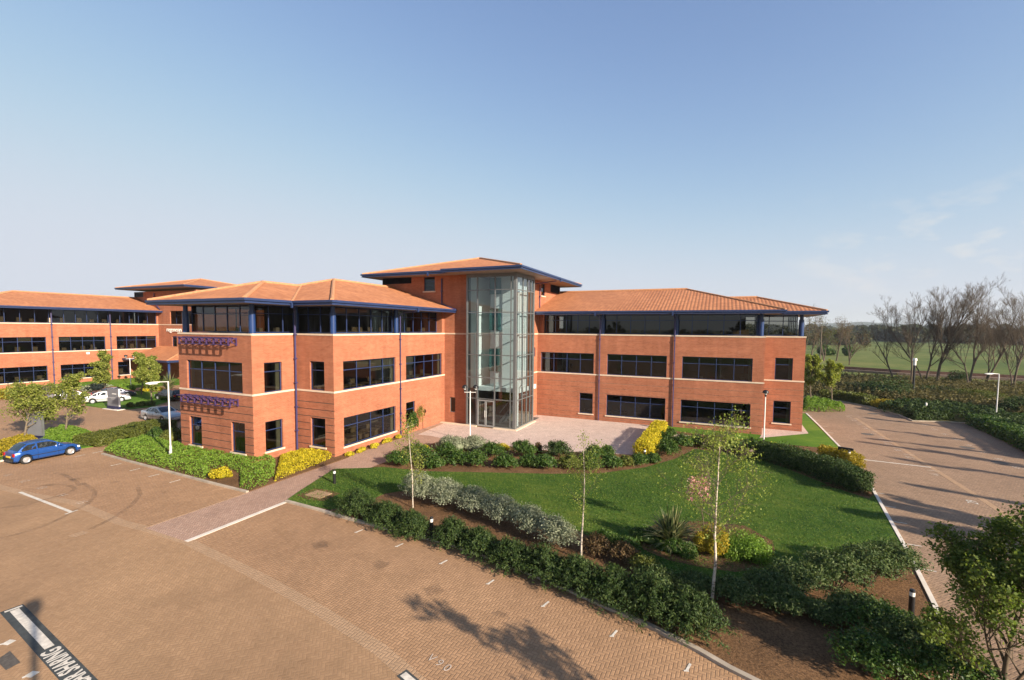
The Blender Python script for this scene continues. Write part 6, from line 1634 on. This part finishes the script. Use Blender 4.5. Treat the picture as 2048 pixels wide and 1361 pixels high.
bt('bare tree on the right edge of the photo', (2025, 790), 570, 56, (.1, 0), 2, .19)
bt('low bare tree leaning left over the track', (1793, 772), 640, 57, (-.42, 0), 1, .17, nb=10, spread=.6)
bt('small forked bare tree alone in the meadow', (1700, 730), 640, 58, (.05, 0), 2, .16, nb=7)
for i, (u, yt, mt, lb) in enumerate(((1622, 622, 'lf_brown', 'twiggy brown tree closest to the near office roof end'), (1648, 628, 'lf_olive', 'twiggy olive tree second right of the near office'), (1672, 634, 'lf_brown', 'twiggy brown tree third right of the near office'), (1698, 640, 'lf_brown', 'twiggy brown tree last in the clump right of the near office'), (1608, 606, None, 'bare tree whose tip shows above the near office roof end'))):
    b = at(u, 722 if mt else 716); tree('twiggy_tree', lb, b, height_to(b, yt), 60+i, mt, 'twig', 2, .8, .32, .10, 'twiggy trees beyond the railway', 'tree', r0=.2, stems=2, nb=9, depth=3, spread=.6, first=.18, up=.3, ratio=.5, wob=.08, seglen=1.2)
# trees just outside the right side of the picture: their long shadows cross lawn and paving
ex, ey = SUN_DIR[0]/math.tan(R(SUN_EL)), SUN_DIR[1]/math.tan(R(SUN_EL))
def shadow_tree(label, tip, h, seed, mt='lf_mid', **kw):
    x, y, z = at(*tip); b = (x+ex*h*.97, y+ey*h*.97, 0); d = dict(r0=.10, nb=14, depth=3, spread=.6, first=.22, up=.4, ratio=.36, wob=.05); d.update(kw)
    per = d.pop('per', 6); return tree('roadside_tree', label, b, h, seed, mt, 'bark', per, .30, .17, .11, 'roadside trees beyond the right edge', 'tree', **d)
shadow_tree('leafy tree out of frame whose shadow lies across the near paving', (905, 1225), 6.4, 71, per=2, ratio=.40, nb=11, spread=.75)
shadow_tree('leafy tree out of frame whose shadow reaches the lawn', (1650, 988), 8.0, 72, per=7)
shadow_tree('leafy tree out of frame shading the road before the lawn', (1700, 1015), 7.5, 73, per=8, ratio=.42)
shadow_tree('slim tree out of frame with the longest road shadow', (1714, 838), 8.5, 74, 'lf_brown', per=1, ratio=.2, spread=.4)
shadow_tree('slim tree out of frame with the second longest road shadow', (1750, 861), 8.5, 75, 'lf_brown', per=1, ratio=.22, spread=.4)
shadow_tree('slim tree out of frame shading the middle of the road', (1744, 890), 9.0, 76, 'lf_brown', per=2, ratio=.22, spread=.4)
shadow_tree('slim tree out of frame shading the bay numbers', (1790, 880), 8.0, 77, 'lf_brown', per=1, ratio=.2, spread=.4)
shadow_tree('slim tree out of frame shading the road below the white line', (1850, 922), 8.0, 78, 'lf_brown', per=1, ratio=.2, spread=.4)
shadow_tree('slim tree out of frame with the nearest thin road shadow', (1850, 968), 7.5, 79, 'lf_brown', per=1, ratio=.2, spread=.4)

# ================================================================== far country
def wood_belt(name, p0, p1, depth_, h, n, ln, seed, mt='lf_wood'):
    g = np.random.default_rng(seed); p0, p1 = np.array(p0, float), np.array(p1, float); d = p1-p0; L = np.linalg.norm(d); d /= L; nv = np.array([-d[1], d[0]])
    m = int(L/(h*.55)); cx_ = g.random(m)*L; cy_ = (g.random(m)-.5)*depth_; hh = h*(.6+.5*g.random(m)); r = h*(.35+.3*g.random(m))
    k = g.choice(m, n); dd = unit(g.normal(size=(n, 3))); rr = .6+.4*g.random((n, 1))
    C = np.zeros((n, 3)); q_ = dd*rr
    C[:, 0] = p0[0]+d[0]*cx_[k]+nv[0]*cy_[k]+q_[:, 0]*r[k]; C[:, 1] = p0[1]+d[1]*cx_[k]+nv[1]*cy_[k]+q_[:, 1]*r[k]; C[:, 2] = np.abs(hh[k]*.5+q_[:, 2]*hh[k]*.5)
    V, F = leaf_quads(C, dd*.8+np.array([0, 0, .3]), ln, ln*.7, g); org = np.array([*p0, 0.0])
    o = mesh_np(name, V-org, F, MT[mt]); o.location = org; return tag(o, kind='stuff')
def far(u, dist):
    d = _f+_r*(u-1024)/F_PX; d = d[:2]/np.linalg.norm(d[:2]); return (CAM[0]+d[0]*dist, CAM[1]+d[1]*dist)
wood_belt('distant_wood', far(1450, 560), far(2400, 520), 60, 13, 26000, 3.2, 1)
wood_belt('distant_wood', far(1560, 330), far(1760, 380), 22, 9, 9000, 1.7, 2)
wood_belt('distant_wood', far(1700, 620), far(2500, 470), 50, 14, 22000, 3.2, 3)
wood_belt('distant_wood', far(1400, 1100), far(2400, 1000), 120, 20, 24000, 6.5, 4)
wood_belt('distant_wood', far(-500, 600), far(700, 900), 60, 10, 14000, 4.5, 5)
wood_belt('distant_wood', (-170, -150), (230, -135), 18, 12, 9000, 2.4, 7)
wood_belt('hedgerow', far(1625, 200), far(1690, 205), 5, 3.6, 3500, .8, 6, 'lf_mid')
def hills(name, u0, u1, dist, hmax, seed):
    g = np.random.default_rng(seed); n = 90; V, F = [], []
    ph = g.random(6)*6
    for i in range(n+1):
        u = u0+(u1-u0)*i/n; x, y = far(u, dist); x2, y2 = far(u, dist*1.5); t = i/n*9
        h = hmax*(.55+.22*math.sin(t+ph[0])+.13*math.sin(2.3*t+ph[1])+.06*math.sin(6.1*t+ph[2])+.035*math.sin(17*t+ph[3])+.03*g.random())*math.sin(math.pi*min(1, max(0, i/n)))**.35
        x1, y1 = far(u, dist*1.12)
        V += [(x, y, -1), (x1, y1, h*.8), (x2, y2, h)]
    for i in range(n):
        for j in range(2): F.append((i*3+j, (i+1)*3+j, (i+1)*3+j+1, i*3+j+1))
    return tag(mesh_np(name, np.array(V, float), np.array(F), MT['hill'], None, False), kind='structure')
MT['hill'] = lawn_mat('wooded_hill', ((.022, .034, .014), (.040, .055, .022), (.075, .09, .035)), .02)
hills('hills', 1250, 2900, 2400, 62, 3); hills('hills', 1200, 2900, 3300, 95, 9); hills('hills', -900, 1100, 2600, 40, 4)
# thin spring haze
mb = MB(); mb.box(-3900, 3900, -2500, 5400, -1.2, 110); hz = mb.build('haze', None) if False else None
me = bpy.data.meshes.new('haze'); me.from_pydata(mb.v, [], mb.f); hm = bpy.data.materials.new('spring_haze'); hm.use_nodes = True
t = hm.node_tree; t.nodes.remove(t.nodes['Principled BSDF']); pv = t.nodes.new('ShaderNodeVolumePrincipled')
pv.inputs['Color'].default_value = (.80, .88, .98, 1); pv.inputs['Density'].default_value = .00014; pv.inputs['Anisotropy'].default_value = .1
t.links.new(pv.outputs[0], t.nodes['Material Output'].inputs['Volume'])
me.materials.append(hm); tag(link('haze', me), kind='stuff')
sc.cycles.volume_bounces = 0; sc.cycles.max_bounces = 6; sc.cycles.transparent_max_bounces = 12
sc.cycles.use_adaptive_sampling = True; sc.cycles.adaptive_threshold = .015
